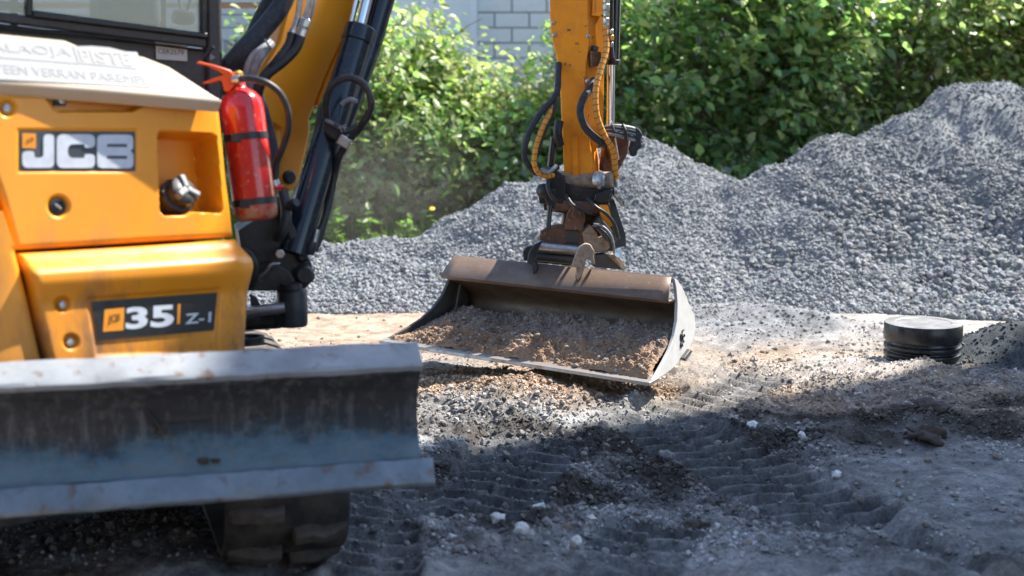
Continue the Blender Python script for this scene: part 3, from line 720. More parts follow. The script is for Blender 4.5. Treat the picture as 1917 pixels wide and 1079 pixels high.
SG = stone_meshes('grey_stone_mesh', 'stone_grey', 10)
place_stones('stone', SG, [(X[i], Y[i], h[i] + 0.012) for i in k], RNG.uniform(0.030, 0.046, len(k)), pl_o)
# right heap, coarse stone
pr_o = make_pile(CREST_R, 0.62, 500, 1.0, 0.9, 5.1, 9.2, 15.6, 0.03, (0.215, 0.225, 0.233), 'gravel_heap', 'tall heap of coarse grey stone at the right behind the pipe')
X, Y, h = scatter_pile(CREST_R, 0.62, 500, 1.0, 110000, 1.4, 5.2, 9.2, 13.2)
low = 1 - sstep(0.1, 1.25, h + 0.25 * fbm(X * 1.5, Y * 1.5, 3, 455))
k = RNG.random(len(X)) < (0.55 + 0.45 * low) * (0.6 + 0.4 * sstep(-0.5, 0.1, fbm(X * 1.2 + Y * .6, Y * 2.2, 4, 466) + 0.8 * low)); X, Y, h, low = X[k], Y[k], h[k], low[k]
sz = np.clip(RNG.lognormal(math.log(0.0165), 0.45, len(X)) * (0.75 + 1.1 * low), 0.012, 0.075)
cl = RNG.uniform(0.13, 0.27, (len(X), 1)) * np.array([[0.97, 1.0, 1.03]]) * (1 + RNG.uniform(-.05, .05, (len(X), 3)))
big = sz > 0.025
P3 = np.stack([X, Y, h + sz * 0.2], 1)
stone_cloud('loose_stones', P3[big], sz[big], cl[big], 'stones', pr_o)
stone_cloud('fine_gravel', P3[~big], sz[~big] * 1.15, cl[~big], 'stones', pr_o, octa=True)
k = np.where((h < 0.75) & (h > 0.0))[0]; k = RNG.choice(k, 295, replace=False)
place_stones('stone', SG, [(X[i], Y[i], h[i] + 0.022) for i in k], RNG.uniform(0.045, 0.07, len(k)), pr_o)
# stones that rolled off the foot of the coarse heap

# ================================================================== EXCAVATOR
EX = empty('mini_excavator', (-1.3, 5.4, 0.0), 'yellow compact excavator with raised dozer blade, long arm and wide grading bucket', 'excavator')
FACE = Plane(P(250, 400, 4.45), NRM(42, 7))          # right side of the house

def sd_poly(x, y, poly):
    """signed distance (negative inside), numpy"""
    d = np.full(x.shape, 1e9); inside = np.zeros(x.shape, bool); n = len(poly)
    for i in range(n):
        ax, ay = poly[i]; bx_, by_ = poly[(i + 1) % n]
        ex, ey = bx_ - ax, by_ - ay; wx, wy = x - ax, y - ay
        t = np.clip((wx * ex + wy * ey) / (ex * ex + ey * ey), 0, 1)
        d = np.minimum(d, (wx - ex * t) ** 2 + (wy - ey * t) ** 2)
        c = ((ay <= y) & (by_ > y)) | ((by_ <= y) & (ay > y))
        xi = ax + (y - ay) / (ey if ey else 1e-9) * ex
        inside ^= c & (x < xi)
    return np.where(inside, -1, 1) * np.sqrt(d)
def lerp_poly(pts, t):
    pts = np.array(pts, float); seg = np.linalg.norm(np.diff(pts, axis=0), axis=1); cum = np.concatenate([[0], np.cumsum(seg)]) / seg.sum()
    return np.stack([np.interp(t, cum, pts[:, 0]), np.interp(t, cum, pts[:, 1])], -1)
def patch(top, bottom, left, right, step=2.4):
    """Coons patch in measured coordinates"""
    nu = int(max(abs(top[-1][0] - top[0][0]), abs(bottom[-1][0] - bottom[0][0])) / step) + 2
    nv = int(max(abs(left[-1][1] - left[0][1]), abs(right[-1][1] - right[0][1])) / step) + 2
    u, v = np.linspace(0, 1, nu), np.linspace(0, 1, nv)
    T, B, L, R = lerp_poly(top, u), lerp_poly(bottom, u), lerp_poly(left, v), lerp_poly(right, v)
    U, Vv = u[None, :, None], v[:, None, None]
    S_ = (1 - Vv) * T[None] + Vv * B[None] + (1 - U) * L[:, None] + U * R[:, None]
    S_ -= (1 - U) * (1 - Vv) * T[0] + U * (1 - Vv) * T[-1] + (1 - U) * Vv * B[0] + U * Vv * B[-1]
    return S_[..., 0], S_[..., 1], np.broadcast_to(U[..., 0], S_.shape[:2]), np.broadcast_to(Vv[..., 0], S_.shape[:2])
def plane_np(pl, x, y, w):
    ry = np.array(tuple(FW))[None, None] + np.array([[[1, 0, 0]]]) * ((x - CX) / F)[..., None] - np.array(tuple(UP))[None, None] * ((y - CY) / F)[..., None]
    n = np.array(tuple(pl.n)); t = float((pl.o - CAM).dot(pl.n)) / (ry @ n)
    return np.array(tuple(CAM)) + ry * t[..., None] + n * w[..., None]
def panel(name, pl, top, bottom, left, right, wf, mat, parent, step=2.4, back=0.05):
    x, y, u, v = patch(top, bottom, left, right, step)
    w = wf(x, y, u, v)
    V = plane_np(pl, x, y, w)
    ny, nx = x.shape; ix = np.arange(nx * ny).reshape(ny, nx)
    q = np.stack([ix[:-1, :-1], ix[1:, :-1], ix[1:, 1:], ix[:-1, 1:]], -1).reshape(-1, 4)
    # turned-in rim gives the panel its thickness
    rim = np.concatenate([ix[0, :-1], ix[:-1, -1], ix[-1, :0:-1], ix[:0:-1, 0]])
    VV = V.reshape(-1, 3); bk = VV[rim] - np.array(tuple(pl.n)) * back
    b0 = len(VV); m = len(rim); j = np.arange(m); jn = (j + 1) % m
    q2 = np.stack([rim[j], rim[jn], b0 + jn, b0 + j], -1)
    o = np_mesh(name, np.concatenate([VV, bk]), np.concatenate([q, q2]), mat, parent)
    bm = bmesh.new(); bm.from_mesh(o.data); bmesh.ops.recalc_face_normals(bm, faces=bm.faces); bm.to_mesh(o.data); bm.free()
    o.data.shade_smooth(); o.data.set_sharp_from_angle(angle=math.radians(50))
    return o
def edge_round(u, v, x, y, top, bottom, left, right, R, depth):
    """rolled edges; distances in measured px"""
    d = np.full(x.shape, 1e9)
    for pts in (top, bottom, left, right):
        if pts is None: continue
        for a, b in zip(pts[:-1], pts[1:]):
            ex, ey = b[0] - a[0], b[1] - a[1]; wx, wy = x - a[0], y - a[1]
            t = np.clip((wx * ex + wy * ey) / (ex * ex + ey * ey), 0, 1)
            d = np.minimum(d, np.hypot(wx - ex * t, wy - ey * t))
    k = np.clip(1 - d / R, 0, 1)
    return -depth * (1 - np.sqrt(np.clip(1 - k * k, 0, 1)))
def recess(x, y, poly, depth, soft_px=4):
    d = sd_poly(x, y, poly)
    return -depth * (1 - sstep(-soft_px, soft_px * 0.3, d))
def dish(x, y, cx, cy, r, depth, soft_px=5, ax=1.0):
    d = np.hypot((x - cx) * ax, y - cy) - r
    return -depth * (1 - sstep(-soft_px, soft_px * 0.4, d))

# ---- dark core of the house, so nothing shows through the joints
HB = MB()
core = [FACE.hit(x, y, -0.16) for x, y in ((-260, 700), (425, 700), (400, 190), (-260, 165))]
HB.prism(core, -FACE.n * 0.95)
HB.build('engine_bay', 'black', EX, 0.01)
TB = MB(); a = FACE.hit(60, 700, -0.55)
TB.lathe([(0.42, -0.25), (0.42, 0.06), (0.36, 0.10)], (a.x, a.y, 0.56), seg=40)
TB.build('slew_ring', 'black', EX)

# ---- upper side panel
A_top = [(-70, 148), (412, 186)]; A_bot = [(28, 469), (447, 443)]
A_l = [(-70, 148), (-40, 250), (2, 372), (28, 469)]; A_r = [(412, 186), (424, 280), (447, 443)]
SLOT = [(60, 150), (72, 164), (86, 190), (99, 207), (110, 211), (246, 210), (258, 203), (285, 190), (330, 186), (410, 180), (410, 150)]
FILL = [(294, 252), (299, 247), (396, 250), (406, 257), (419, 392), (414, 399), (357, 397), (346, 403), (306, 404), (298, 396)]
def wA(x, y, u=None, v=None):
    w = 0.012 * (1 - ((x - 180) / 300) ** 2)
    w = w - 0.030 * sstep(330, 450, x) * ((x - 330) / 120) ** 2
    w = w - 0.010 * (1 - sstep(180, 186, y + 0 * x)) * (x < 90)
    w = w + recess(x, y, SLOT, 0.040, 5)
    w = w + recess(x, y, FILL, 0.135, 7)
    w = w + dish(x, y, 107, 387, 21, 0.014, 6) + dish(x, y, 12, 203, 17, 0.014, 6)
    bad = [(30, 242), (255, 242), (255, 325), (30, 325)]
    w = w + recess(x, y, bad, 0.005, 5)
    return w
def wA_full(x, y, u, v):
    return wA(x, y) + edge_round(u, v, x, y, None, A_bot, A_l, A_r, 12, 0.018)
pA = panel('side_panel', FACE, A_top, A_bot, A_l, A_r, wA_full, 'yellow', EX)

# ---- counterweight panel below
B_top = [(31, 474), (449, 448)]; B_bot = [(95, 730), (448, 720)]
B_l = [(31, 474), (50, 545), (75, 655), (95, 730)]; B_r = [(449, 448), (468, 484), (470, 500), (465, 540), (448, 720)]
def wB(x, y, u=None, v=None):
    t = y - (474 - (x - 31) * 26 / 418)
    w = 0.015 + 0.060 * sstep(2, 46, t) - 0.022 * sstep(52, 105, t)
    w = w - 0.045 * sstep(400, 475, x) ** 2
    w = w + dish(x, y, 103, 570, 15, 0.014, 5) + dish(x, y, 119, 640, 15, 0.014, 5)
    w = w + recess(x, y, [(147, 556), (398, 538), (391, 660), (165, 668)], 0.007, 6)
    return w
pB = panel('counterweight', FACE, B_top, B_bot, B_l, B_r, lambda x, y, u, v: wB(x, y) + edge_round(u, v, x, y, B_top, None, B_l, B_r, 13, 0.022), 'yellow_dirty', EX)
# ---- rear corner casting left of the seam
C_top = [(-180, 395), (0, 388), (24, 472)]; C_bot = [(-180, 730), (88, 730)]
C_l = [(-180, 395), (-180, 730)]; C_r = [(24, 472), (44, 548), (68, 656), (88, 730)]
def wC(x, y, u, v):
    w = 0.03 - 0.05 * sstep(40, -220, x) + edge_round(u, v, x, y, None, None, None, C_r, 15, 0.022)
    return w
panel('counterweight', FACE, [(-180, 395), (-2, 395)], C_bot, C_l, [(-2, 395), (24, 472), (44, 548), (68, 656), (88, 730)], wC, 'yellow', EX)
panel('rear_panel', FACE, [(-180, 140), (-82, 146)], [(-180, 389), (-6, 389)], [(-180, 140), (-180, 389)], [(-82, 146), (-52, 250), (-14, 370), (-6, 389)],
      lambda x, y, u, v: 0.0 - 0.05 * sstep(40, -220, x) + edge_round(u, v, x, y, None, None, None, [(-82, 146), (-52, 250), (-14, 370), (-6, 389)], 10, 0.018), 'yellow', EX)

# ---- sloping hood
h0 = FACE.hit(-60, 150, 0.018); h1 = FACE.hit(412, 186, 0.0)
hd = (h1 - h0).normalized()
hn = hd.cross(Vector((0, 0, 1))).normalized()          # outward horizontal
hn = (hn * math.cos(math.radians(52)) + Vector((0, 0, 1)) * math.sin(math.radians(52))).normalized()
if hn.y > 0: hn = -hn
HOOD = Plane(h0, hn)
H_front = [(-60, 150), (414, 187)]
H_back = [(-60, 52), (0, 60), (122, 72), (150, 84), (212, 92), (270, 103), (318, 122), (414, 184)]
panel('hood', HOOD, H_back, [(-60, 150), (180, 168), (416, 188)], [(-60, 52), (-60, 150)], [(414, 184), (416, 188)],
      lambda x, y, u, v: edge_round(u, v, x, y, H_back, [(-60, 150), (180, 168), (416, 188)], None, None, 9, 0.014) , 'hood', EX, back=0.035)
def flat_poly(name, pl, polys, w, mat, parent, wf=None):
    """flat print: polygons (with holes) in measured coordinates laid on a plane"""
    vs, fs = [], []
    for poly in polys:
        loops = poly if isinstance(poly[0][0], (tuple, list)) else [poly]
        pts = [Vector((x, y, 0)) for l in loops for x, y in l]
        tris = tessellate_polygon([[Vector((x, y, 0)) for x, y in l] for l in loops])
        b = len(vs)
        for p in pts:
            ww = w + (float(wf(np.array([[p.x]]), np.array([[p.y]]))[0, 0]) if wf else 0.0)
            vs.append(pl.hit(p.x, p.y, ww))
        fs += [(b + a_, b + b_, b + c_) for a_, b_, c_ in tris]
    me = bpy.data.meshes.new(name); me.from_pydata([tuple(v) for v in vs], [], fs)
    bm = bmesh.new(); bm.from_mesh(me)
    for f in bm.faces:
        f.normal_update()
        if f.normal.dot(pl.n) < 0: f.normal_flip()
    bm.to_mesh(me); bm.free()
    me.materials.append(M[mat]); o = bpy.data.objects.new(name, me); return link(o, parent)
def lettering(name, text, quad, pl, w, mat, parent, bold=0.0, wf=None):
    """text set into a measured quad (TL, TR, BR, BL)"""
    cu = bpy.data.curves.new('tmp_text', 'FONT'); cu.body = text; cu.offset = bold; cu.resolution_u = 3
    t = bpy.data.objects.new('tmp_text', cu); COL.objects.link(t)
    dg = bpy.context.evaluated_depsgraph_get(); me = bpy.data.meshes.new_from_object(t.evaluated_get(dg))
    bpy.data.objects.remove(t); bpy.data.curves.remove(cu)
    co = np.array([v.co[:2] for v in me.vertices]); lo, hi = co.min(0), co.max(0); uv = (co - lo) / (hi - lo)
    TL, TR, BR, BL = [np.array(q, float) for q in quad]
    for v, (a, b) in zip(me.vertices, uv):
        p = BL * (1 - a) * (1 - b) + BR * a * (1 - b) + TR * a * b + TL * (1 - a) * b
        ww = w + (float(wf(np.array([[p[0]]]), np.array([[p[1]]]))[0, 0]) if wf else 0.0)
        v.co = pl.hit(p[0], p[1], ww)
    me.materials.clear(); me.materials.append(M[mat]); me.name = name
    o = bpy.data.objects.new(name, me); return link(o, parent)
# sticker on the hood
hood_o = [o for o in EX.children if o.name.startswith('hood')][0]
st = flat_poly('sticker', HOOD, [[(-58, 62), (0, 71), (118, 80), (150, 92), (256, 99), (284, 166), (-58, 147)]], 0.0025, 'white', hood_o)
flat_poly('print_block', HOOD, [[(135, 89), (170, 88), (205, 91), (245, 101), (257, 132), (146, 121)]], 0.0040, 'grey_print', hood_o)
lettering('lettering', 'PISTE', [(145, 95), (239, 102), (248, 127), (152, 117)], HOOD, 0.0055, 'pale_print', hood_o, 0.012)
lettering('lettering', 'ALAOJA', [(-22, 82), (128, 92), (136, 113), (-14, 102)], HOOD, 0.0040, 'grey_print', hood_o, -0.004)
flat_poly('print_line', HOOD, [[(-58, 104), (146, 120), (146, 122), (-58, 106)]], 0.0040, 'grey_print', hood_o)
lettering('lettering', 'ISTEEN VERRAN PAREMPI', [(-30, 120), (266, 144), (272, 159), (-26, 137)], HOOD, 0.0040, 'grey_print', hood_o, -0.004)

# ---- maker badge on the side panel
K = 3.0
def c3(pts): return [(x / K, y / K) for x, y in pts]
def rnd(pts, r, n=4):
    """round polygon corners"""
    out = []; m = len(pts)
    for i in range(m):
        p, a, b = np.array(pts[i], float), np.array(pts[i - 1], float), np.array(pts[(i + 1) % m], float)
        da, db = a - p, b - p; la, lb = np.linalg.norm(da), np.linalg.norm(db)
        q = min(r, la * 0.45, lb * 0.45); s, e = p + da / la * q, p + db / lb * q
        for k in range(n + 1):
            t = k / n; out.append(tuple((1 - t) ** 2 * s + 2 * t * (1 - t) * p + t * t * e))
    return out
wAb = lambda x, y: wA(x, y)
bd = flat_poly('badge', FACE, [c3([(103, 738), (752, 742), (752, 962), (103, 960)])], 0.003, 'badge', pA, wAb)
J = rnd([(236, 756), (296, 757), (296, 945), (118, 945), (118, 850), (184, 850), (184, 888), (236, 888)], 34)
Cc = rnd([(310, 757), (524, 757), (524, 832), (466, 832), (466, 812), (372, 812), (372, 890), (466, 890), (466, 868), (524, 868), (524, 946), (310, 946)], 38)
Bo = rnd([(536, 759), (738, 759), (738, 836), (722, 850), (740, 866), (740, 948), (536, 946)], 30)
Bh1 = [(592, 811), (592, 828), (704, 829), (704, 812)]; Bh2 = [(592, 877), (592, 894), (704, 895), (704, 878)]
for pl_ in ([c3(J)], [c3(Cc)], [[c3(Bo), c3(Bh1), c3(Bh2)]]):
    flat_poly('badge_letter', FACE, pl_, 0.005, 'silver_print', pA, wAb)
flat_poly('badge_square', FACE, [c3([(118, 750), (194, 752), (194, 836), (118, 834)])], 0.005, 'orange_print', pA, wAb)
lettering('badge_mark', 'JCB', [(46, 262), (60, 257), (60, 267), (46, 272)], FACE, 0.0065, 'dark_print', pA, 0.02, wAb)
# frame bead round the badge is the panel's own recess; screws and lock
def screw(x, y, w0, r, mat='steel'):
    c = FACE.hit(x, y, w0); return MB().lathe([(r, -0.004), (r, 0.004), (r * 0.8, 0.008), (r * 0.3, 0.009)], c, FACE.n, 20)
screw(12, 203, -0.002, S(8.5, 4.45)).build('screw', 'steel', pA)
MB().prism([FACE.hit(x, y, -0.018) for x, y in ((106, 176), (129, 176), (129, 197), (106, 197))], -FACE.n * 0.02).build('screw_pocket', 'black', pA)
screw(119, 187, -0.016, S(8, 4.45)).build('screw', 'steel', pA)
c = FACE.hit(107, 387, 0.0)
MB().lathe([(S(15, 4.45), -0.008), (S(15, 4.45), 0.006), (S(11, 4.45), 0.008), (S(10, 4.45), 0.0), (S(4, 4.45), 0.0)], c, FACE.n, 24).build('lock', 'black', pA)
MB().tube([FACE.hit(101, 382, 0.003), FACE.hit(113, 392, 0.003)], 0.005, 8).build('lock_slot', 'steel', pA)
# fuel filler in its pocket
c = FACE.hit(342, 380, -0.10); ax = (FACE.n * 0.75 + Vector((0.35, 0, 0.55))).normalized()
fc = MB().lathe([(0.050, -0.03), (0.050, 0.03), (0.062, 0.035), (0.062, 0.06), (0.045, 0.066)], c, ax, 28).build('filler_neck', 'black', pA)
u_ = ax.orthogonal().normalized(); v_ = ax.cross(u_)
MB().lathe([(0.050, 0.062), (0.052, 0.070), (0.052, 0.096), (0.040, 0.104), (0.012, 0.106)], c, ax, 12).build('filler_cap', 'black', pA, 0.003)
fc2 = MB()
for an in (0.5, 2.6, 4.7):
    d_ = u_ * math.cos(an) + v_ * math.sin(an)
    fc2.box(c + ax * 0.100 + d_ * 0.026, ax * 0.014, d_ * 0.026, d_.cross(ax) * 0.013)
fc2.build('cap_grip', 'dull_steel', pA, 0.007, seg=3)
# ---- model badge on the counterweight
wBb = lambda x, y: wB(x, y)
flat_poly('badge', FACE, [[(158, 565), (275, 556.5), (392, 548), (386, 618), (275, 628), (170, 636.5)]], 0.004, 'badge_black', pB, wBb)
flat_poly('badge_square', FACE, [[(182, 580), (219, 576), (217, 618), (179, 621)]], 0.0055, 'orange_print', pB, wBb)
lettering('badge_mark', 'JCB', [(189, 590), (211, 587), (210, 605), (188, 609)], FACE, 0.007, 'dark_print', pB, 0.02, wBb)
lettering('lettering', '35', [(222, 576), (312, 570), (311, 611), (221, 617)], FACE, 0.0055, 'silver_print', pB, 0.035, wBb)
flat_poly('print_line', FACE, [[(318.5, 570), (323.5, 569), (322, 606), (317, 607)]], 0.0055, 'orange_print', pB, wBb)
lettering('lettering', 'Z-1', [(333, 588), (381, 584), (380, 603), (332, 607)], FACE, 0.0055, 'silver_print', pB, 0.02, wBb)
screw(103, 571, 0.048, S(7.5, 4.45)).build('screw', 'steel', pB)
screw(119, 641, 0.042, S(7.5, 4.45)).build('screw', 'steel', pB)
# mud shelf below the counterweight at the right
MB().lathe([(0.055, 0), (0.055, 0.022), (0.040, 0.022), (0.040, 0.004)], P(466, 641, 4.9), seg=24).build('tie_down_ring', 'black', EX)

# ---- cab
CABD = 5.05
CAB = Plane(P(250, 60, CABD), NRM(28, 0))
cab = plate('cab_panel', [(-200, 40), (0, 58), (380, 92), (412, 96), (416, 300), (330, 300), (-200, 230)], CAB, 0.05, 'cabgrey', EX, 0.006)
def bar(name, pts, mat='cabgrey', w=0.02, th=0.06, bev=0.006): return plate(name, pts, CAB, th, mat, cab, bev, w)
bar('post', [(379, -420), (405, -420), (413, 96), (416, 250), (388, 250), (383, 60)], w=0.03, th=0.08, bev=0.012)
bar('rail', [(-200, 4), (0, 24), (60, 32), (383, 72), (383, 90), (60, 50), (0, 42), (-200, 24)], w=0.03)
bar('rail', [(-200, 27), (0, 45), (380, 93), (380, 97), (0, 50), (-200, 32)], 'black', w=0.025)
bar('post', [(46, -420), (58, -420), (58, 32), (46, 31)], 'black', w=0.04)
bar('window_frame', [(58, 20), (372, 62), (383, 62), (383, 74), (372, 72), (58, 34)], 'black', w=0.045, th=0.03)
bar('window_frame', [(371, -420), (380, -420), (380, 66), (371, 63)], 'black', w=0.045, th=0.03)
bar('cab_roof', [(-200, -460), (420, -460), (420, -420), (-200, -420)], 'black', w=0.10, th=1.1)
bar('post', [(-200, -420), (-170, -420), (-170, 5), (-200, 5)], w=0.03)
plate('window_pane', [(58, -420), (371, -420), (371, 62), (58, 20)], CAB, 0.006, 'glass', cab, 0, 0.02)
plate('window_pane', [(-170, -420), (46, -420), (46, 28), (-170, 2)], CAB, 0.006, 'glass', cab, 0, 0.012)
# far side of the cab: posts and a rail seen through the glass
CABF = Plane(P(250, 60, CABD + 1.0), NRM(28, 0))
plate('rear_post', [(300, -420), (312, -420), (312, 200), (300, 200)], CABF, 0.06, 'cabgrey', cab, 0.006)
plate('rear_post', [(20, -420), (34, -420), (34, 200), (20, 200)], CABF, 0.06, 'cabgrey', cab, 0.006)
plate('rear_wall', [(-150, 40), (312, 70), (312, 230), (-150, 230)], CABF, 0.04, 'cabgrey', cab, 0.006, 0.01)
SEAT = vplane(230, 20, CABD + 0.5, 12)
plate('seat', [(168, -160), (180, -190), (280, -185), (296, -150), (300, 60), (165, 60)], SEAT, 0.14, 'seat', cab, 0.05)
c = P(343, 32, CABD + 0.25)
MB().lathe([(0.02, -0.03), (0.042, -0.02), (0.045, 0.0), (0.035, 0.022), (0.012, 0.03)], c, (0.1, -0.2, 1), 20).build('control_lever', 'black', cab)
hose('control_stalk', [(343, 40, CABD + .25), (338, 10, CABD + .27), (330, -25, CABD + .3)], 0.007, 'black', cab)
hose('control_stalk', [(352, 45, CABD + .25), (352, 15, CABD + .25), (356, 0, CABD + .25)], 0.006, 'black', cab)
hose('grab_hose', [(-60, 10, 4.98), (20, 12, 4.97), (60, 22, 4.97)], 0.018, 'hose', cab)
# registration plate
plate('number_plate', [(290, 78), (348, 82), (349, 115), (291, 111)], CAB, 0.004, 'plate', cab, 0.0, 0.012)
lettering('lettering', 'CER2579', [(294, 91), (342, 94.5), (342, 104), (294, 100)], CAB, 0.0135, 'dark_print', cab, 0.0)
plate('warning_sticker', [(389, 101), (398, 108), (388, 114)], CAB, 0.002, 'grey_print', cab, 0.0, 0.034)
hose('stay', [(378, 112, 5.0), (390, 98, 5.0), (400, 88, 5.0)], 0.006, 'black', cab)

# ---- boom
BOOM = Plane(P(600, 150, 5.55), NRM(42, 0))
boom_pts = [(700, -330), (640, -300), (541, 0), (520, 80), (484, 138), (486, 200), (500, 226), (528, 240), (528, 293), (519, 326), (526, 350), (543, 361), (558, 347), (573, 290), (582, 247), (581, 222), (592, 198), (611, 147), (647, 67), (670, 0), (760, -230)]
boom = plate('boom', boom_pts, BOOM, 0.20, 'yellow', EX, 0.012)
plate('boom_flange', [(668, 0), (674, 2), (651, 70), (615, 150), (596, 200), (592, 198), (611, 147), (647, 67)], BOOM, 0.20, 'yellow', boom, 0.003, 0.006)
c = BOOM.hit(540, 332, 0.0)
MB().lathe([(S(13, 5.4), -0.24), (S(13, 5.4), 0.012), (S(10, 5.4), 0.018)], c, BOOM.n, 28).build('pivot_pin', 'black', boom)
# the crook of the boom above the picture, and the far half down to the arm
ARM_TOP = Vector((0.37, 8.02, 3.05))
bk = (BOOM.hit(640, -300, -0.10) + BOOM.hit(760, -230, -0.10)) / 2
mid = Vector((-0.10, 6.6, 3.35))
for a_, b_, r0, r1, nm in ((bk, mid, 0.17, 0.18, 'boom_crook'), (mid, ARM_TOP + Vector((0, 0, 0.08)), 0.18, 0.13, 'boom_tip')):
    d_ = (b_ - a_).normalized(); sd = Vector((d_.y, -d_.x, 0)).normalized() * 0.10; up_ = sd.normalized().cross(d_)
    q = [a_ - sd - up_ * r0, a_ + sd - up_ * r0, a_ + sd + up_ * r0, a_ - sd + up_ * r0, b_ - sd - up_ * r1, b_ + sd - up_ * r1, b_ + sd + up_ * r1, b_ - sd + up_ * r1]
    MB().hexa(q).build(nm, 'yellow', boom, 0.012)
# boom foot bracket (yellow ear and steel pin housing left of the pivot)
plate('boom_foot', [(490, 225), (520, 230), (532, 245), (530, 300), (520, 318), (505, 300), (497, 262)], BOOM, 0.08, 'yellow_dirty', boom, 0.008, -0.11)
# boom cylinder
cyl = MB().tube([P(674, 58, 5.42), P(548, 478, 5.12)], 0.056, 24).build('boom_cylinder', 'cyl', EX, 0.004)
MB().tube([P(675.5, 52, 5.42), P(667, 80, 5.40)], 0.060, 24).build('gland', 'cyl', cyl, 0.004)
MB().tube([P(707, -80, 5.5), P(672, 60, 5.42)], 0.021, 16).build('rod', 'chrome', cyl)
MB().tube([P(672, -20, 5.48), P(652, 66, 5.44)], 0.011, 12).build('rod', 'chrome', cyl)
MB().tube([P(754, -120, 5.62), P(716, 0, 5.55), P(690, 90, 5.5), P(655, 190, 5.42), P(628, 262, 5.38)], [0.046, 0.046, 0.046, 0.044, 0.040], 18).build('cylinder_guard', 'cyl', cyl)
plate('dark_web', [(690, -60), (735, -60), (715, 60), (668, 190), (640, 250), (636, 190), (680, 70)], vplane(690, 60, 5.62, 30), 0.03, 'black', cyl, 0.004)
# hoses on the boom
hz = [
    ([(548, -60, 5.30), (531, 2, 5.28), (495, 52, 5.24), (455, 95, 5.20), (424, 134, 5.22), (418, 170, 5.26)], 0.036, 'sleeve'),
    ([(520, -60, 5.36), (508, -5, 5.34), (484, 45, 5.32), (462, 100, 5.30), (455, 150, 5.3)], 0.030, 'sleeve'),
    ([(505, 78, 5.24), (488, 92, 5.2), (470, 108, 5.19), (460, 142, 5.2), (457, 175, 5.22)], 0.014, 'greyhose'),
    ([(508, 82, 5.24), (494, 98, 5.2), (482, 116, 5.19), (474, 142, 5.2), (472, 175, 5.22)], 0.017, 'greyhose'),
    ([(568, -40, 5.26), (562, 0, 5.26), (557, 33, 5.26), (546, 66, 5.25)], 0.011, 'steel'),
    ([(588, -40, 5.26), (583, 2, 5.26), (574, 38, 5.26), (562, 70, 5.25)], 0.017, 'steel'),
    ([(546, 62, 5.25), (540, 84, 5.24), (520, 112, 5.22), (490, 150, 5.22), (478, 200, 5.25)], 0.016, 'hose'),
    ([(563, 68, 5.25), (553, 92, 5.24), (530, 116, 5.22), (500, 140, 5.2), (484, 170, 5.2), (480, 220, 5.24)], 0.019, 'hose'),
    ([(470, 150, 5.22), (485, 190, 5.24), (500, 240, 5.26), (512, 300, 5.26), (508, 350, 5.25)], 0.024, 'sleeve'),
]
for p_, r_, m_ in hz: hose('hydraulic_hose', p_, r_, m_, boom)
for a_, b_, r_ in (((573, 36, 5.26), (568, 52, 5.255), 0.022), ((568, 54, 5.255), (562, 70, 5.25), 0.019), ((549, 56, 5.255), (545, 70, 5.25), 0.015)):
    MB().tube([P(*a_), P(*b_)], r_, 6).build('hose_fitting', 'steel', boom, 0.002)
hose('cable_tie', [(496, 74, 5.18), (502, 84, 5.17), (508, 92, 5.19)], 0.004, 'white', boom)
# loop of hose at the elbow with clamp and fittings
hose('hydraulic_hose', [(614, 262, 5.24), (612, 225, 5.2), (611, 190, 5.18), (622, 160, 5.16), (650, 146, 5.15), (678, 156, 5.15), (694, 186, 5.15), (690, 214, 5.16), (671, 243, 5.18), (650, 268, 5.2), (634, 296, 5.22), (626, 330, 5.24), (615, 385, 5.22), (600, 440, 5.18), (588, 470, 5.16)], 0.0135, 'hose', cyl, 8, 12)
hose('hydraulic_hose', [(604, 200, 5.3), (596, 240, 5.28), (588, 300, 5.24), (575, 360, 5.22), (560, 420, 5.2)], 0.016, 'hose', cyl)
hose('hydraulic_hose', [(617, 300, 5.24), (618, 350, 5.24), (608, 410, 5.2), (590, 452, 5.16)], 0.014, 'hose', cyl)
ft = MB()
for k in range(6):
    ft.tube([P(615.5 + k * .4, 251 + k * 9, 5.235), P(616 + k * .4, 258 + k * 9, 5.235)], 0.0165 if k % 2 else 0.0145, 10)
ft.build('hose_fitting', 'steel', cyl, 0.002)
MB().box(P(645, 266, 5.18), (0.020, 0.006, -0.012), (0.0, 0.018, 0), (0.010, 0, 0.016)).build('hose_clamp', 'steel', cyl, 0.004)
hose('cable_tie', [(610, 228, 5.15), (630, 238, 5.13), (650, 246, 5.13), (668, 236, 5.14)], 0.012, 'hose', cyl)
hose('cable_tie', [(640, 195, 5.14), (655, 186, 5.12), (668, 190, 5.14)], 0.008, 'greyhose', cyl)
lettering('lettering', 'TF', [(632, 239), (647, 233), (651, 244), (636, 250)], vplane(640, 240, 5.11, 20), 0.0, 'grey_print', cyl, 0.01)
lettering('lettering', 'NMM', [(610, 221), (626, 228), (624, 235), (609, 228)], vplane(618, 228, 5.11, 20), 0.0, 'grey_print', cyl, 0.005)
plate('joint_block', [(606, 228), (630, 240), (650, 250), (644, 262), (622, 262), (606, 248)], vplane(630, 245, 5.19, 15), 0.04, 'black', cyl, 0.006)
MB().tube([P(594, 430, 5.14), P(588, 455, 5.13)], 0.011, 10).build('hose_fitting', 'steel', cyl)
MB().lathe([(0.018, -0.025), (0.022, 0.0), (0.016, 0.025)], P(582, 464, 5.12), (0.3, 0, 1), 16).build('hose_elbow', 'cast', cyl)

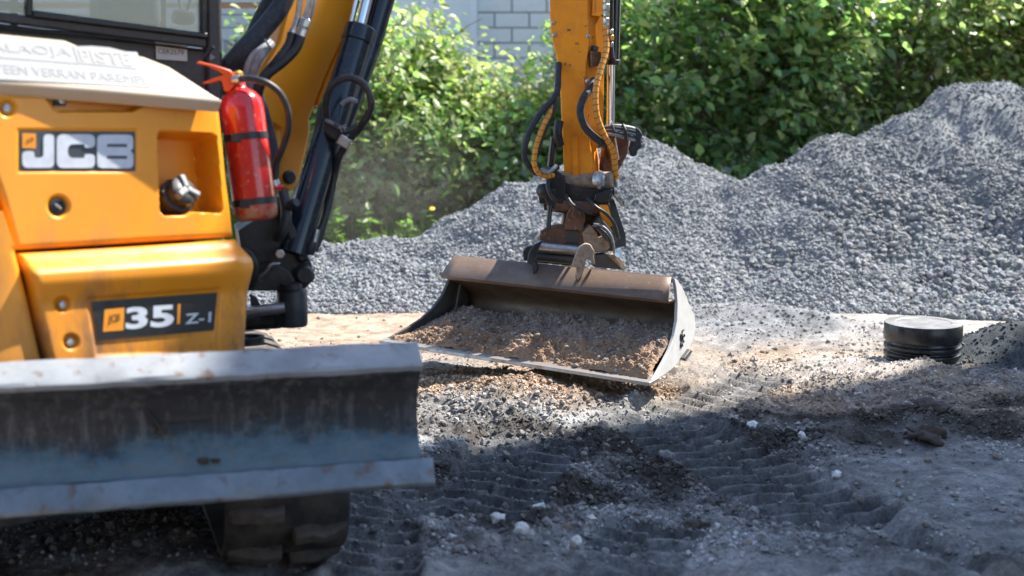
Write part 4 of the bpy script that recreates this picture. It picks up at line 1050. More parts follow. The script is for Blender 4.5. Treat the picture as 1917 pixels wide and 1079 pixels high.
# ---- king post
KP = vplane(520, 480, 5.10, 15)
kp = plate('king_post', [(446, 432), (500, 398), (520, 372), (540, 384), (552, 430), (568, 462), (584, 496), (585, 525), (571, 543), (520, 545), (464, 545)], KP, 0.22, 'cast', EX, 0.012)
plate('rib', [(516, 366), (532, 372), (548, 420), (568, 460), (578, 486), (560, 494), (545, 465), (528, 420)], KP, 0.05, 'cast', kp, 0.012, 0.03)
MB().lathe([(S(19, 5.1), -0.2), (S(19, 5.1), 0.03), (S(14, 5.1), 0.042)], KP.hit(569, 513, 0.0), KP.n, 30).build('pivot_boss', 'cast', kp)
MB().lathe([(0.052, -0.13), (0.056, -0.12), (0.056, 0.0), (0.05, 0.012)], P(546, 545, 5.1), (0, 0, 1), 30).build('swing_barrel', 'cast', kp)
MB().lathe([(0.038, 0.0), (0.038, 0.018), (0.03, 0.022)], P(546, 541, 5.06), (0, 0, 1), 24).build('pin_cap', 'cast', kp)
MB().tube([P(440, 588, 5.02), P(462, 585, 5.02), P(533, 576, 5.04)], 0.0205, 18).build('swing_rod', 'steel', kp)
MB().tube([P(380, 600, 5.08), P(450, 605, 5.12), P(525, 600, 5.12)], 0.03, 18).build('swing_cylinder', 'black', kp)
hose('steel_pipe', [(462, 522, 5.05), (482, 520, 5.03), (498, 508, 5.02), (508, 496, 5.02), (524, 493, 5.03)], 0.007, 'steel', kp)
MB().tube([P(524, 476, 5.06), P(524, 476, 4.99)], 0.018, 6).build('hex_plug', 'steel', kp, 0.003)
plate('bracket', [(470, 500), (508, 488), (540, 505), (560, 540), (470, 542)], KP, 0.03, 'black', kp, 0.005, 0.035)
plate('bracket', [(466, 548), (480, 556), (492, 578), (470, 576)], KP, 0.02, 'cast', kp, 0.004, 0.02)
hose('hydraulic_hose', [(455, 470, 5.02), (470, 480, 5.0), (478, 500, 5.0), (470, 530, 5.02)], 0.018, 'hose', kp)
hose('hydraulic_hose', [(530, 360, 5.08), (536, 400, 5.04), (530, 430, 5.03), (520, 450, 5.04)], 0.020, 'hose', kp)
MB().lathe([(0.016, -0.03), (0.02, 0.0), (0.016, 0.03)], P(545, 384, 5.03), (0.5, -0.4, 0.3), 14).build('pin_lug', 'cast', kp)

# ---- arm
ARM = Plane(P(1075, 200, 8.0), NRM(-14, 0))
arm = plate('arm', [(1062, -420), (1029, -80), (1029, 30), (1031, 64), (1045, 122), (1049, 183), (1056, 330), (1062, 350), (1070, 353), (1111, 353), (1109, 300), (1103, 262), (1096, 172), (1097, 122), (1103, 78), (1100, 0), (1105, -420)], ARM, 0.20, 'yellow_worn', EX, 0.006)
plate('arm_rib', [(1071, 256), (1082, 254), (1084, 338), (1074, 341)], ARM, 0.012, 'yellow_worn', arm, 0.003, 0.012)
for x, y in ((1035, 43), (1038, 66), (1101, 68), (1100, 152)):
    MB().lathe([(0.012, 0), (0.012, 0.008), (0.006, 0.011)], ARM.hit(x, y, 0), ARM.n, 10).build('bolt', 'steel', arm)
plate('side_bracket', [(1106, 24), (1124, 26), (1124, 31), (1106, 29)], ARM, 0.08, 'yellow', arm, 0.003, -0.02)
plate('side_bracket', [(1109, -30), (1113, -30), (1111, 28), (1107, 26)], ARM, 0.02, 'yellow', arm, 0.003, -0.02)
SIDE = vplane(1120, 90, 8.06, 40)
plate('side_flange', [(1102, -80), (1131, -80), (1131, 120), (1130, 255), (1106, 300), (1104, 262), (1099, 172), (1100, 122), (1105, 78)], SIDE, 0.03, 'yellow_worn', arm, 0.004)
plate('hose_block', [(1107, 95), (1126, 97), (1126, 124), (1108, 126)], vplane(1116, 110, 7.98, 20), 0.05, 'rust', arm, 0.006)
plate('hose_block', [(1112, 85), (1122, 88), (1120, 96), (1111, 95)], vplane(1116, 90, 7.98, 20), 0.04, 'cast', arm, 0.004)
bc = MB().tube([P(1153, -200, 8.08), P(1152, 0, 8.08), P(1149, 116, 8.08)], 0.032, 22).build('bucket_cylinder', 'cyl', EX)
MB().tube([P(1149, 112, 8.08), P(1148.5, 122, 8.08)], 0.038, 22).build('gland', 'black', bc, 0.003)
MB().tube([P(1144, 118, 8.08), P(1143, 240, 8.1)], 0.023, 20).build('rod', 'chrome', bc)
for y0, r_ in ((-6, .020), (8, .023), (20, .018), (34, .022), (46, .018)):
    MB().tube([P(1134, y0, 8.0), P(1134, y0 + 11, 8.0)], r_, 6).build('hose_fitting', 'steel', arm, 0.003)
for y0, r_ in ((55, .016), (66, .018), (79, .016)):
    MB().tube([P(1144, y0, 8.0), P(1144, y0 + 10, 8.0)], r_, 6).build('hose_fitting', 'brass' if y0 == 66 else 'steel', arm, 0.003)
MB().tube([P(1146, -60, 8.02), P(1145, 55, 8.01)], 0.010, 8).build('hydraulic_hose', 'hose', arm)
MB().tube([P(1144, 88, 8.0), P(1146, 110, 8.0)], 0.014, 8).build('hydraulic_hose', 'hose', arm)
def spiral_hose(pts, r, parent):
    path = smooth_path([P(*p) for p in pts], 10)
    o = MB().tube(path, r, 12).build('guarded_hose', 'yhose', parent, smooth=60)
    L = [0]
    for a_, b_ in zip(path[:-1], path[1:]): L.append(L[-1] + (b_ - a_).length)
    mb = MB(); s_ = 0.02
    while s_ < L[-1] - 0.01:
        i = max(k for k in range(len(L) - 1) if L[k] <= s_); t = (s_ - L[i]) / (L[i + 1] - L[i]); p = path[i].lerp(path[i + 1], t); d_ = (path[i + 1] - path[i]).normalized()
        d2 = (d_ + Vector((0.15, 0, 0.1))).normalized()
        mb.lathe([(r * 0.9, -0.0022), (r * 1.05, -0.0016), (r * 1.05, 0.0016), (r * 0.9, 0.0022)], p, d2, 12); s_ += 0.034
    mb.build('spiral_wire', 'black', o)
    return o
spiral_hose([(1133, 50, 8.0), (1135, 92, 7.97), (1124, 131, 7.92), (1115, 171, 7.88), (1117, 214, 7.87), (1130, 251, 7.9), (1147, 281, 7.94), (1152, 318, 7.98), (1153, 334, 8.0)], 0.0175, arm)
MB().tube([P(1152, 330, 8.0), P(1155, 350, 8.0)], 0.013, 8).build('hose_fitting', 'steel', arm)
hose('wide_hose', [(1112, 150, 7.99), (1103, 168, 7.93), (1092, 185, 7.88), (1086, 208, 7.86), (1094, 236, 7.87), (1112, 256, 7.9), (1134, 272, 7.95)], 0.021, 'sleeve', arm)
hose('hydraulic_hose', [(1046, 120, 8.02), (1045, 140, 7.96), (1041, 177, 7.9), (1012, 212, 7.86), (990, 250, 7.84), (981, 288, 7.84), (988, 308, 7.86), (1004, 324, 7.88), (1024, 322, 7.9), (1044, 312, 7.95)], 0.0175, 'sleeve', arm)
spiral_hose([(1040, 190, 7.9), (1033, 205, 7.88), (1018, 234, 7.84), (1005, 270, 7.83), (1000, 300, 7.83), (1005, 320, 7.85), (1020, 330, 7.88), (1036, 328, 7.92)], 0.015, arm)
hose('hydraulic_hose', [(1042, 160, 7.92), (1040, 195, 7.88), (1030, 222, 7.87), (1014, 262, 7.86), (1004, 296, 7.86)], 0.012, 'hose', arm)
hose('hose_boot', [(1047, 228, 7.98), (1044, 248, 7.96), (1048, 272, 7.98)], 0.026, 'hose', arm)
MB().tube([P(1036, 258, 7.98), P(1030, 312, 7.98)], 0.018, 14).build('guard_tube', 'cyl', arm)
hose('torn_tape', [(1012, 318, 7.86), (1028, 322, 7.84), (1042, 310, 7.86)], 0.012, 'greyhose', arm)
hose('hydraulic_hose', [(1030, 330, 7.92), (1026, 350, 7.88), (1036, 372, 7.87), (1052, 378, 7.9)], 0.013, 'hose', arm)

# ---- tiltrotator and quick coupler
TR = vplane(1085, 380, 7.98, -8)
tr = plate('rotator_housing', [(1009, 368), (1019, 344), (1058, 342), (1086, 352), (1114, 354), (1150, 352), (1143, 376), (1105, 386), (1058, 384), (1010, 381)], TR, 0.22, 'black', EX, 0.005, 0.02)
MB().lathe([(0.155, -0.03), (0.17, -0.02), (0.17, 0.02), (0.15, 0.035)], P(1073, 388, 8.08), (0.08, 0.1, 1), 40).build('slew_drum', 'rust', tr, 0.004)
MB().lathe([(0.02, -0.16), (0.052, -0.15), (0.052, 0.17), (0.040, 0.18)], P(1090, 338, 8.02), (0.95, -0.25, 0), 28).build('link_pin', 'tan', tr)
MB().lathe([(0.052, -0.014), (0.054, 0.012), (0.030, 0.030), (0.014, 0.032)], P(1122, 338, 7.93), (0.8, -0.6, 0.1), 28).build('pin_end', 'steel', tr)
MB().lathe([(0.040, -0.01), (0.042, 0.012), (0.030, 0.02)], P(1018, 358, 7.93), (-0.3, -0.9, 0.1), 24).build('pin_end', 'cast', tr)
plate('side_cheek', [(1022, 372), (1024, 330), (1040, 316), (1058, 330), (1062, 378), (1048, 392), (1030, 388)], TR, 0.06, 'cast', tr, 0.004, 0.05)
plate('valve_block', [(1112, 376), (1116, 362), (1138, 354), (1148, 353), (1142, 374), (1124, 380)], TR, 0.06, 'cyl', tr, 0.005, 0.06)
plate('tilt_link', [(1150, 350), (1158, 356), (1175, 382), (1168, 388), (1150, 366)], vplane(1160, 366, 7.94, 25), 0.02, 'steel', tr, 0.003)
for x, y in ((1156, 360), (1163, 372), (1171, 383)):
    MB().lathe([(0.012, 0), (0.012, 0.016), (0.005, 0.02)], P(x, y, 7.93), (0.3, -0.9, 0), 8).build('bolt', 'steel', tr)
MB().lathe([(0.010, 0.0), (0.020, 0.0), (0.020, 0.012), (0.010, 0.012)], P(1173, 381, 7.925), (0.3, -0.9, 0), 16).build('lock_ring', 'steel', tr)
plate('yellow_tab', [(1122, 384), (1138, 384), (1149, 422), (1135, 428), (1124, 402)], vplane(1135, 405, 7.9, 10), 0.02, 'yellow_worn', tr, 0.003)
plate('rear_cheek', [(1140, 384), (1150, 372), (1172, 440), (1173, 462), (1150, 464), (1112, 420), (1126, 396)], vplane(1150, 420, 8.0, 20), 0.05, 'cast', tr, 0.006)
plate('rear_cheek', [(1134, 262), (1150, 244), (1182, 250), (1176, 288), (1158, 322), (1146, 345), (1128, 318)], vplane(1150, 290, 8.12, 20), 0.06, 'rust', tr, 0.008)
MB().tube([P(1030, 386, 7.92), P(1026, 428, 7.9)], 0.0145, 16).build('tilt_rod', 'cyl', tr)
plate('casting_ear', [(1056, 430), (1060, 402), (1066, 391), (1076, 387), (1088, 390), (1094, 402), (1094, 416), (1090, 432)], vplane(1075, 410, 7.88, -5), 0.07, 'rust', tr, 0.005)
MB().lathe([(0.020, -0.01), (0.026, 0.008), (0.018, 0.012), (0.014, 0.004)], P(1078, 402, 7.865), (0, -1, 0.1), 20).build('pin_end', 'rust', tr)
plate('coupler_body', [(1010, 440), (1014, 432), (1024, 427), (1050, 424), (1064, 420), (1092, 424), (1100, 440), (1096, 458), (1072, 462), (1022, 456), (1010, 450)], vplane(1050, 440, 7.92, -8), 0.16, 'rust', tr, 0.005)
MB().lathe([(0.010, -0.01), (0.020, 0.006), (0.016, 0.010), (0.010, 0.004)], P(1018, 437, 7.905), (0, -1, 0.1), 16).build('pin_end', 'rust', tr)
plate('coupler_web', [(1058, 432), (1082, 432), (1084, 456), (1060, 456)], vplane(1070, 444, 7.905, -8), 0.03, 'bucket_dark', tr, 0.004)
MB().tube([P(1006, 462, 7.88), P(1088, 470, 7.86)], 0.030, 22).build('coupler_pin', 'steel', tr)
MB().tube([P(1004, 480, 7.9), P(1080, 488, 7.88)], 0.026, 18).build('coupler_pin', 'bucket_dark', tr)
plate('pin_strap', [(1002, 470), (1082, 474), (1082, 500), (1004, 492)], vplane(1040, 484, 7.94, -8), 0.05, 'bucket_dark', tr, 0.006)
plate('coupler_tab', [(978, 472), (986, 462), (1000, 460), (1006, 470), (998, 490), (980, 488)], vplane(990, 475, 7.93, -8), 0.06, 'cast', tr, 0.004)
plate('hook_claw', [(986, 492), (990, 472), (1000, 458), (1018, 449), (1012, 458), (1005, 470), (1001, 486), (1007, 500), (1004, 512), (998, 514), (995, 498)], vplane(1000, 480, 7.80, -10), 0.035, 'cast', tr, 0.005)
plate('hook_claw', [(1070, 502), (1078, 478), (1086, 462), (1096, 456), (1106, 458), (1113, 470), (1112, 482), (1115, 497), (1109, 494), (1102, 484), (1097, 488), (1094, 504), (1089, 517), (1083, 526), (1077, 522), (1080, 508), (1078, 498)], vplane(1094, 490, 7.60, 5), 0.035, 'tan', tr, 0.005)
plate('coupler_casting', [(1090, 438), (1096, 428), (1106, 422), (1118, 436), (1120, 446), (1140, 440), (1144, 462), (1132, 474), (1108, 470), (1094, 456)], vplane(1115, 450, 7.90, 5), 0.10, 'tan', tr, 0.003)
plate('coupler_casting', [(1112, 420), (1124, 406), (1158, 448), (1148, 458), (1136, 450)], vplane(1135, 430, 7.88, 15), 0.05, 'bucket_dark', tr, 0.005)
plate('coupler_foot', [(1110, 500), (1116, 478), (1144, 476), (1150, 482), (1168, 506)], vplane(1130, 490, 7.88, 5), 0.10, 'bucket_dark', tr, 0.006)
plate('coupler_foot', [(1148, 478), (1156, 474), (1174, 504), (1167, 507)], vplane(1160, 490, 7.87, 40), 0.05, 'tan', tr, 0.005)
hose('small_hose', [(1112, 420, 7.84), (1128, 424, 7.82), (1142, 438, 7.81), (1148, 456, 7.82), (1150, 474, 7.84)], 0.007, 'greyhose', tr)
hose('small_hose', [(1108, 424, 7.83), (1126, 430, 7.81), (1140, 446, 7.80), (1144, 466, 7.82)], 0.006, 'hose', tr)
MB().lathe([(0.014, 0.0), (0.026, 0.0), (0.026, 0.014), (0.014, 0.014)], P(1156, 474, 7.86), (0.3, -0.9, 0.2), 18).build('hose_eye', 'steel', tr)
# bunched hose sleeve at the bucket link
for k in range(5):
    hose('bunched_hose', [(1128, 240 + k * 2.5, 7.98 - k * .006), (1150, 236 + k * 4, 7.95 - k * .005), (1172, 238 + k * 5, 7.97), (1192, 244 + k * 5, 8.02), (1200, 258 + k * 3, 8.06)], 0.011 + 0.002 * (k % 2), 'sleeve' if k % 2 else 'greyhose', tr)
fr_ = [(1176, 236), (1184, 240), (1190, 237), (1198, 243), (1204, 252), (1200, 262), (1202, 276), (1194, 282), (1192, 292), (1184, 294), (1180, 280), (1184, 266), (1176, 256)]
plate('torn_sleeve', fr_, vplane(1190, 265, 8.0, 10), 0.05, 'sleeve', tr, 0.006)
hose('hose_band', [(1166, 234, 7.94), (1171, 246, 7.92), (1172, 262, 7.94)], 0.010, 'hose', tr)
hose('hose_band', [(1146, 234, 7.94), (1149, 246, 7.925), (1150, 258, 7.94)], 0.007, 'hose', tr)
MB().tube([P(1140, 240, 8.06), P(1150, 300, 8.08)], 0.03, 14).build('bucket_link', 'rust', tr)

plate('coupler_core', [(1058, 380), (1130, 384), (1150, 430), (1156, 470), (1100, 474), (1060, 460), (1054, 420)], vplane(1100, 420, 8.03, 0), 0.14, 'rust', tr, 0.005)
plate('coupler_core', [(1016, 372), (1140, 376), (1144, 398), (1120, 406), (1070, 402), (1018, 394)], vplane(1080, 388, 8.0, -5), 0.16, 'cast', tr, 0.005)
hose('small_hose', [(1100, 372, 7.88), (1116, 388, 7.83), (1134, 400, 7.84), (1150, 420, 7.88), (1158, 448, 7.92)], 0.010, 'hose', tr)
hose('small_hose', [(1060, 366, 7.9), (1072, 384, 7.84), (1090, 392, 7.83), (1108, 400, 7.85)], 0.010, 'hose', tr)
# ---- bucket
LL, LR, TLc, TRc = P(721, 638, 7.86), P(1215, 715, 6.98), P(850, 480, 8.20), P(1257, 520, 7.33)
def kvec(m, s):
    k_ = (TRc - TLc).normalized().cross(m).normalized()
    return k_ if k_.z < 0 else -k_
mL, mR = TLc - LL, TRc - LR
kL, kR = kvec(mL, -1), kvec(mR, 1)
def bpt(s, a, b):                     # s across 0..1, a along the mouth, b behind it (m)
    b = b * 1.25
    return (LL + mL * a + kL * b) * (1 - s) + (LR + mR * a + kR * b) * s
PROF = [(0.0, 0.0), (0.15, 0.085), (0.32, 0.165), (0.50, 0.232), (0.66, 0.272), (0.80, 0.280), (0.90, 0.250), (0.925, 0.20), (0.885, 0.11)]
def dense(pr, n=4):
    q = smooth_path([(a, b, 0) for a, b in pr], n); return [(v.x, v.y) for v in q]
PD = dense(PROF, 4) + [(0.825, 0.048), (0.80, 0.032), (0.785, 0.024), (0.79, 0.014)] + [(1.0, 0.0)]
NS = 24; mb = MB()
for j in range(NS + 1):
    for a_, b_ in PD: mb.v.append(tuple(bpt(j / NS, a_, b_)))
np_ = len(PD)
mb.f = [(j * np_ + i, j * np_ + i + 1, (j + 1) * np_ + i + 1, (j + 1) * np_ + i) for j in range(NS) for i in range(np_ - 1)]
bucket = mb.build('bucket', 'bucket_in', EX, smooth=38)
so = bucket.modifiers.new('solid', 'SOLIDIFY'); so.thickness = 0.014; so.offset = 0.0
outer = [p for p in PD]
front = [(0.94, 0.035), (0.84, 0.072), (0.70, 0.10), (0.55, 0.105), (0.40, 0.09), (0.26, 0.062), (0.13, 0.032), (0.05, 0.012)]
def side(s, nm, mat, off):
    pts = [bpt(s, a_, b_) for a_, b_ in [(0.0, 0.0)] + PD[1:-9] + [(0.97, 0.15), (1.01, 0.08), (1.012, 0.03), (1.0, 0.0)] + front]
    axis_ = (bpt(1, .5, .1) - bpt(0, .5, .1)).normalized()
    return MB().prism([p + axis_ * (off - 0.009) for p in pts], axis_ * 0.018).build(nm, mat, bucket, 0.003)
sp = side(1.0, 'side_plate', 'bucket_side', 0.008)
side(0.0, 'side_plate', 'bucket_dark', -0.008)
axis_ = (bpt(1, .5, .1) - bpt(0, .5, .1)).normalized()
mdir = mR.normalized()
fdir = (bpt(0.5, 0, 0) - bpt(0.5, 0.12, 0.055)).normalized()
fn = fdir.cross(axis_).normalized(); fn = fn if fn.z > 0 else -fn
a0, a1 = LL - axis_ * 0.018, LR + axis_ * 0.020
MB().hexa([a0 + fdir * .035 - fn * .012, a1 + fdir * .035 - fn * .012, a1 - fdir * .07 - fn * .012, a0 - fdir * .07 - fn * .012,
           a0 + fdir * .030 + fn * .006, a1 + fdir * .030 + fn * .006, a1 - fdir * .07 + fn * .008, a0 - fdir * .07 + fn * .008]).build('cutting_edge', 'edge_steel', bucket, 0.003)
# top rail and wear strip
MB().tube([TLc + kL * 0.01, TRc + kR * 0.01], 0.012, 10).build('top_rail', 'bucket_in', bucket)
MB().box(bpt(1, 0.50, 0.225) + axis_ * 0.03, axis_ * 0.012, (bpt(1, .60, .262) - bpt(1, .42, .205)).normalized() * 0.05, kR * 0.014).build('wear_plate', 'bucket_dark', bucket, 0.003)
# gusset line inside the left cheek
MB().tube([bpt(0.03, 0.86, 0.11), bpt(0.05, 0.60, 0.185), bpt(0.07, 0.42, 0.165)], 0.007, 8).build('weld_bead', 'bucket_dark', bucket)
# raised curling emblem on the right cheek
q0 = bpt(1, 0.60, 0.175) + axis_ * 0.019
e1 = mR.normalized(); e2 = kR.normalized()
def emb(pts, r=0.0055): return MB().tube(smooth_path([q0 + e1 * y_ + e2 * x_ for x_, y_ in pts], 5), r, 8)
for pts in ([(-.004, .052), (-.016, .040), (-.016, .022), (-.004, .010), (.006, -.004), (.004, -.020), (-.006, -.032), (.006, -.05)],
            [(-.016, .022), (-.026, .012), (-.022, -.002), (-.010, -.008), (-.004, -.020)], [(.012, .034), (.018, .022)], [(.016, .0), (.024, -.008)], [(.012, -.026), (.02, -.034)]):
    emb(pts).build('emblem', 'black', bucket)

# ================================================================== SOIL IN THE BUCKET
nsx, nsy = 230, 110
s_ = np.linspace(0.008, 0.994, nsx); t_ = np.linspace(0, 1, nsy)
SS, TT = np.meshgrid(s_, t_)
def vec(v): return np.array(tuple(v))
a_ = 0.03 + 0.66 * TT; b_ = 0.006 + 0.22 * TT ** 1.15 + 0.05 * (1 - sstep(0.0, 0.30, SS)) * sstep(0.0, 0.35, TT) * (1 - 0.5 * TT)
base = (1 - SS)[..., None] * (vec(LL) + a_[..., None] * vec(mL) + b_[..., None] * vec(kL)) + SS[..., None] * (vec(LR) + a_[..., None] * vec(mR) + b_[..., None] * vec(kR))
X_, Y_ = SS * 1.45, TT * 0.7
edge = sstep(0, 0.08, TT) * sstep(0, 0.10, SS) * sstep(0, 0.02, 1 - SS)
hgt = 0.016 * edge + 0.018 * fbm(X_ * 3, Y_ * 3, 3, 601) * edge + 0.014 * fbm(X_ * 11, Y_ * 11, 4, 602, 0.6) * (0.3 + edge) + 0.030 * np.abs(vnoise(X_ * 24, Y_ * 24, 603)) * np.abs(vnoise(X_ * 37, Y_ * 37, 604)) * edge + 0.004 * fbm(X_ * 60, Y_ * 60, 2, 605)
hgt += 0.022 * np.exp(-((TT - 0.35) / 0.22) ** 2) * np.exp(-((SS - 0.62) / 0.3) ** 2) * edge
base[..., 2] += hgt
ix = np.arange(nsx * nsy).reshape(nsy, nsx)
q = np.stack([ix[:-1, :-1], ix[:-1, 1:], ix[1:, 1:], ix[1:, :-1]], -1).reshape(-1, 4)
nn = fbm(X_ * 4, Y_ * 4, 4, 611)
tc = np.array((0.30, 0.195, 0.125))[None, None] * (1 + 0.25 * nn[..., None])
tc = tc + (np.array((0.20, 0.175, 0.155)) - tc) * (0.6 * sstep(0.25, 0.75, TT + 0.15 * nn))[..., None]
soil = np_mesh('soil_load', base.reshape(-1, 3), q, 'soil', None, np.clip(tc.reshape(-1, 3), 0.02, 0.8))
tag(soil, 'brown stony soil filling the grading bucket', 'soil', None, 'stuff')
n = 5200
si = RNG.integers(2, nsy - 2, n); sj = RNG.integers(2, nsx - 2, n)
sz = np.clip(RNG.lognormal(math.log(0.0075), 0.5, n), 0.004, 0.024)
cc = tc[si, sj] * RNG.uniform(0.75, 1.3, (n, 1))
gg = RNG.random((n, 1)) < 0.25; cc = np.where(gg, RNG.uniform(0.16, 0.36, (n, 1)) * np.ones(3), cc)
stone_cloud('crumbs', base[si, sj] + np.array([0, 0, 1]) * (sz * 0.15)[:, None], sz, cc, 'stones', soil)
pk = RNG.integers(0, n, 70)
place_stones('stone', SM, [tuple(base[si[i], sj[i]] + np.array([0, 0, .006])) for i in pk], RNG.uniform(0.02, 0.042, len(pk)), soil)

# ================================================================== DOZER BLADE AND TRACKS
bdir = Vector((math.cos(math.radians(15)), math.sin(math.radians(15)), 0)); bnrm = Vector((bdir.y, -bdir.x, 0))
bR = P(788, 690, 4.2); bL = bR - bdir * 1.78
def zat(y): return P(788, y, 4.2).z
bp = [(-0.085, zat(646)), (0.0, zat(690)), (-0.004, zat(694)), (-0.045, zat(722)), (-0.068, zat(755)), (-0.072, zat(790)), (-0.055, zat(822)), (-0.022, zat(856)), (-0.016, zat(868))]
def strip(name, prof, mat, ext0=0.0, ext1=0.0, thick=0.012, n=14, parent=EX, sm=40):
    m_ = MB(); k = len(prof)
    for j in range(n + 1):
        o_ = (bL - bdir * ext0).lerp(bR + bdir * ext1, j / n)
        for i_, (w, z) in enumerate(prof):
            dw = 0.0035 * float(vnoise(np.array(j * 0.9 + i_ * 7.7), np.array(i_ * 3.1), 5)); dz = 0.0025 * float(vnoise(np.array(j * 1.3 + 40), np.array(i_ * 0.4), 6))
            m_.v.append((o_.x + bnrm.x * (w + dw), o_.y + bnrm.y * (w + dw), z + dz))
    m_.f = [(j * k + i, j * k + i + 1, (j + 1) * k + i + 1, (j + 1) * k + i) for j in range(n) for i in range(k - 1)]
    o_ = m_.build(name, mat, parent, smooth=sm)
    s2 = o_.modifiers.new('solid', 'SOLIDIFY'); s2.thickness = thick; s2.offset = 0
    b2 = o_.modifiers.new('bevel', 'BEVEL'); b2.width = 0.003; b2.segments = 2; b2.limit_method = 'ANGLE'
    return o_
q_ = smooth_path([(w, z, 0) for w, z in bp[2:]], 5)
blade = strip('dozer_blade', [(v.x, v.y) for v in q_], 'blade', n=30)
strip('blade_top', [(-0.09, zat(656) - 0.03), (-0.082, zat(653)), (-0.074, zat(652)), (0.0, zat(680)), (0.004, zat(684)), (-0.002, zat(692))], 'blade_top', 0.004, 0.004, 0.014, n=44, parent=blade, sm=25)
strip('blade_edge', [(-0.004, zat(860)), (0.030, zat(898)), (0.027, zat(905))], 'blade_edge', 0.03, 0.035, 0.016, n=44, parent=blade, sm=25)
# stiffener box behind, end gussets, push arms
cB = bR.lerp(bL, 0.5)
def bl(s, w, z): o_ = bR - bdir * s; return Vector((o_.x + bnrm.x * w, o_.y + bnrm.y * w, z))
MB().hexa([bl(.02, -.20, .54), bl(1.76, -.20, .54), bl(1.76, -.09, .54), bl(.02, -.09, .54), bl(.02, -.16, .80), bl(1.76, -.16, .80), bl(1.76, -.10, .80), bl(.02, -.10, .80)]).build('stiffener', 'black', blade, 0.006)
for s0 in (0.45, 1.25):
    MB().hexa([bl(s0, -1.2, .28), bl(s0 + .09, -1.2, .28), bl(s0 + .09, -.1, .50), bl(s0, -.1, .50), bl(s0, -1.2, .42), bl(s0 + .09, -1.2, .42), bl(s0 + .09, -.1, .68), bl(s0, -.1, .68)]).build('push_arm', 'black', blade, 0.006)
MB().tube([bl(.86, -.12, .66), bl(.86, -.9, .52)], 0.045, 18).build('lift_cylinder', 'cyl', blade)
# scratches of mud stuck on the face
for (x, y, r_) in ((304, 816, .012), (380, 866, .013), (404, 866, .010)):
    pl_ = Plane(bR, bnrm); c = pl_.hit(x, y, -0.045 if y < 840 else -0.02)
    bm = bmesh.new(); bmesh.ops.create_icosphere(bm, subdivisions=3, radius=r_)
    for v in bm.verts: v.co = Vector((v.co.x * 1.5, v.co.y * .6, v.co.z * .8)) * (1 + 0.35 * float(vnoise(np.array(v.co.x * 90), np.array(v.co.z * 90 + v.co.y * 70), 7))) + c
    me = bpy.data.meshes.new('mud_lump'); bm.to_mesh(me); bm.free(); me.materials.append(M['clod']); link(bpy.data.objects.new('mud_lump', me), blade)
pl_ = Plane(bR, bnrm)
MB().tube([pl_.hit(228, 712, -0.030), pl_.hit(268, 770, -0.060), pl_.hit(305, 812, -0.052)], 0.006, 6).build('scratch_wire', 'black', blade)

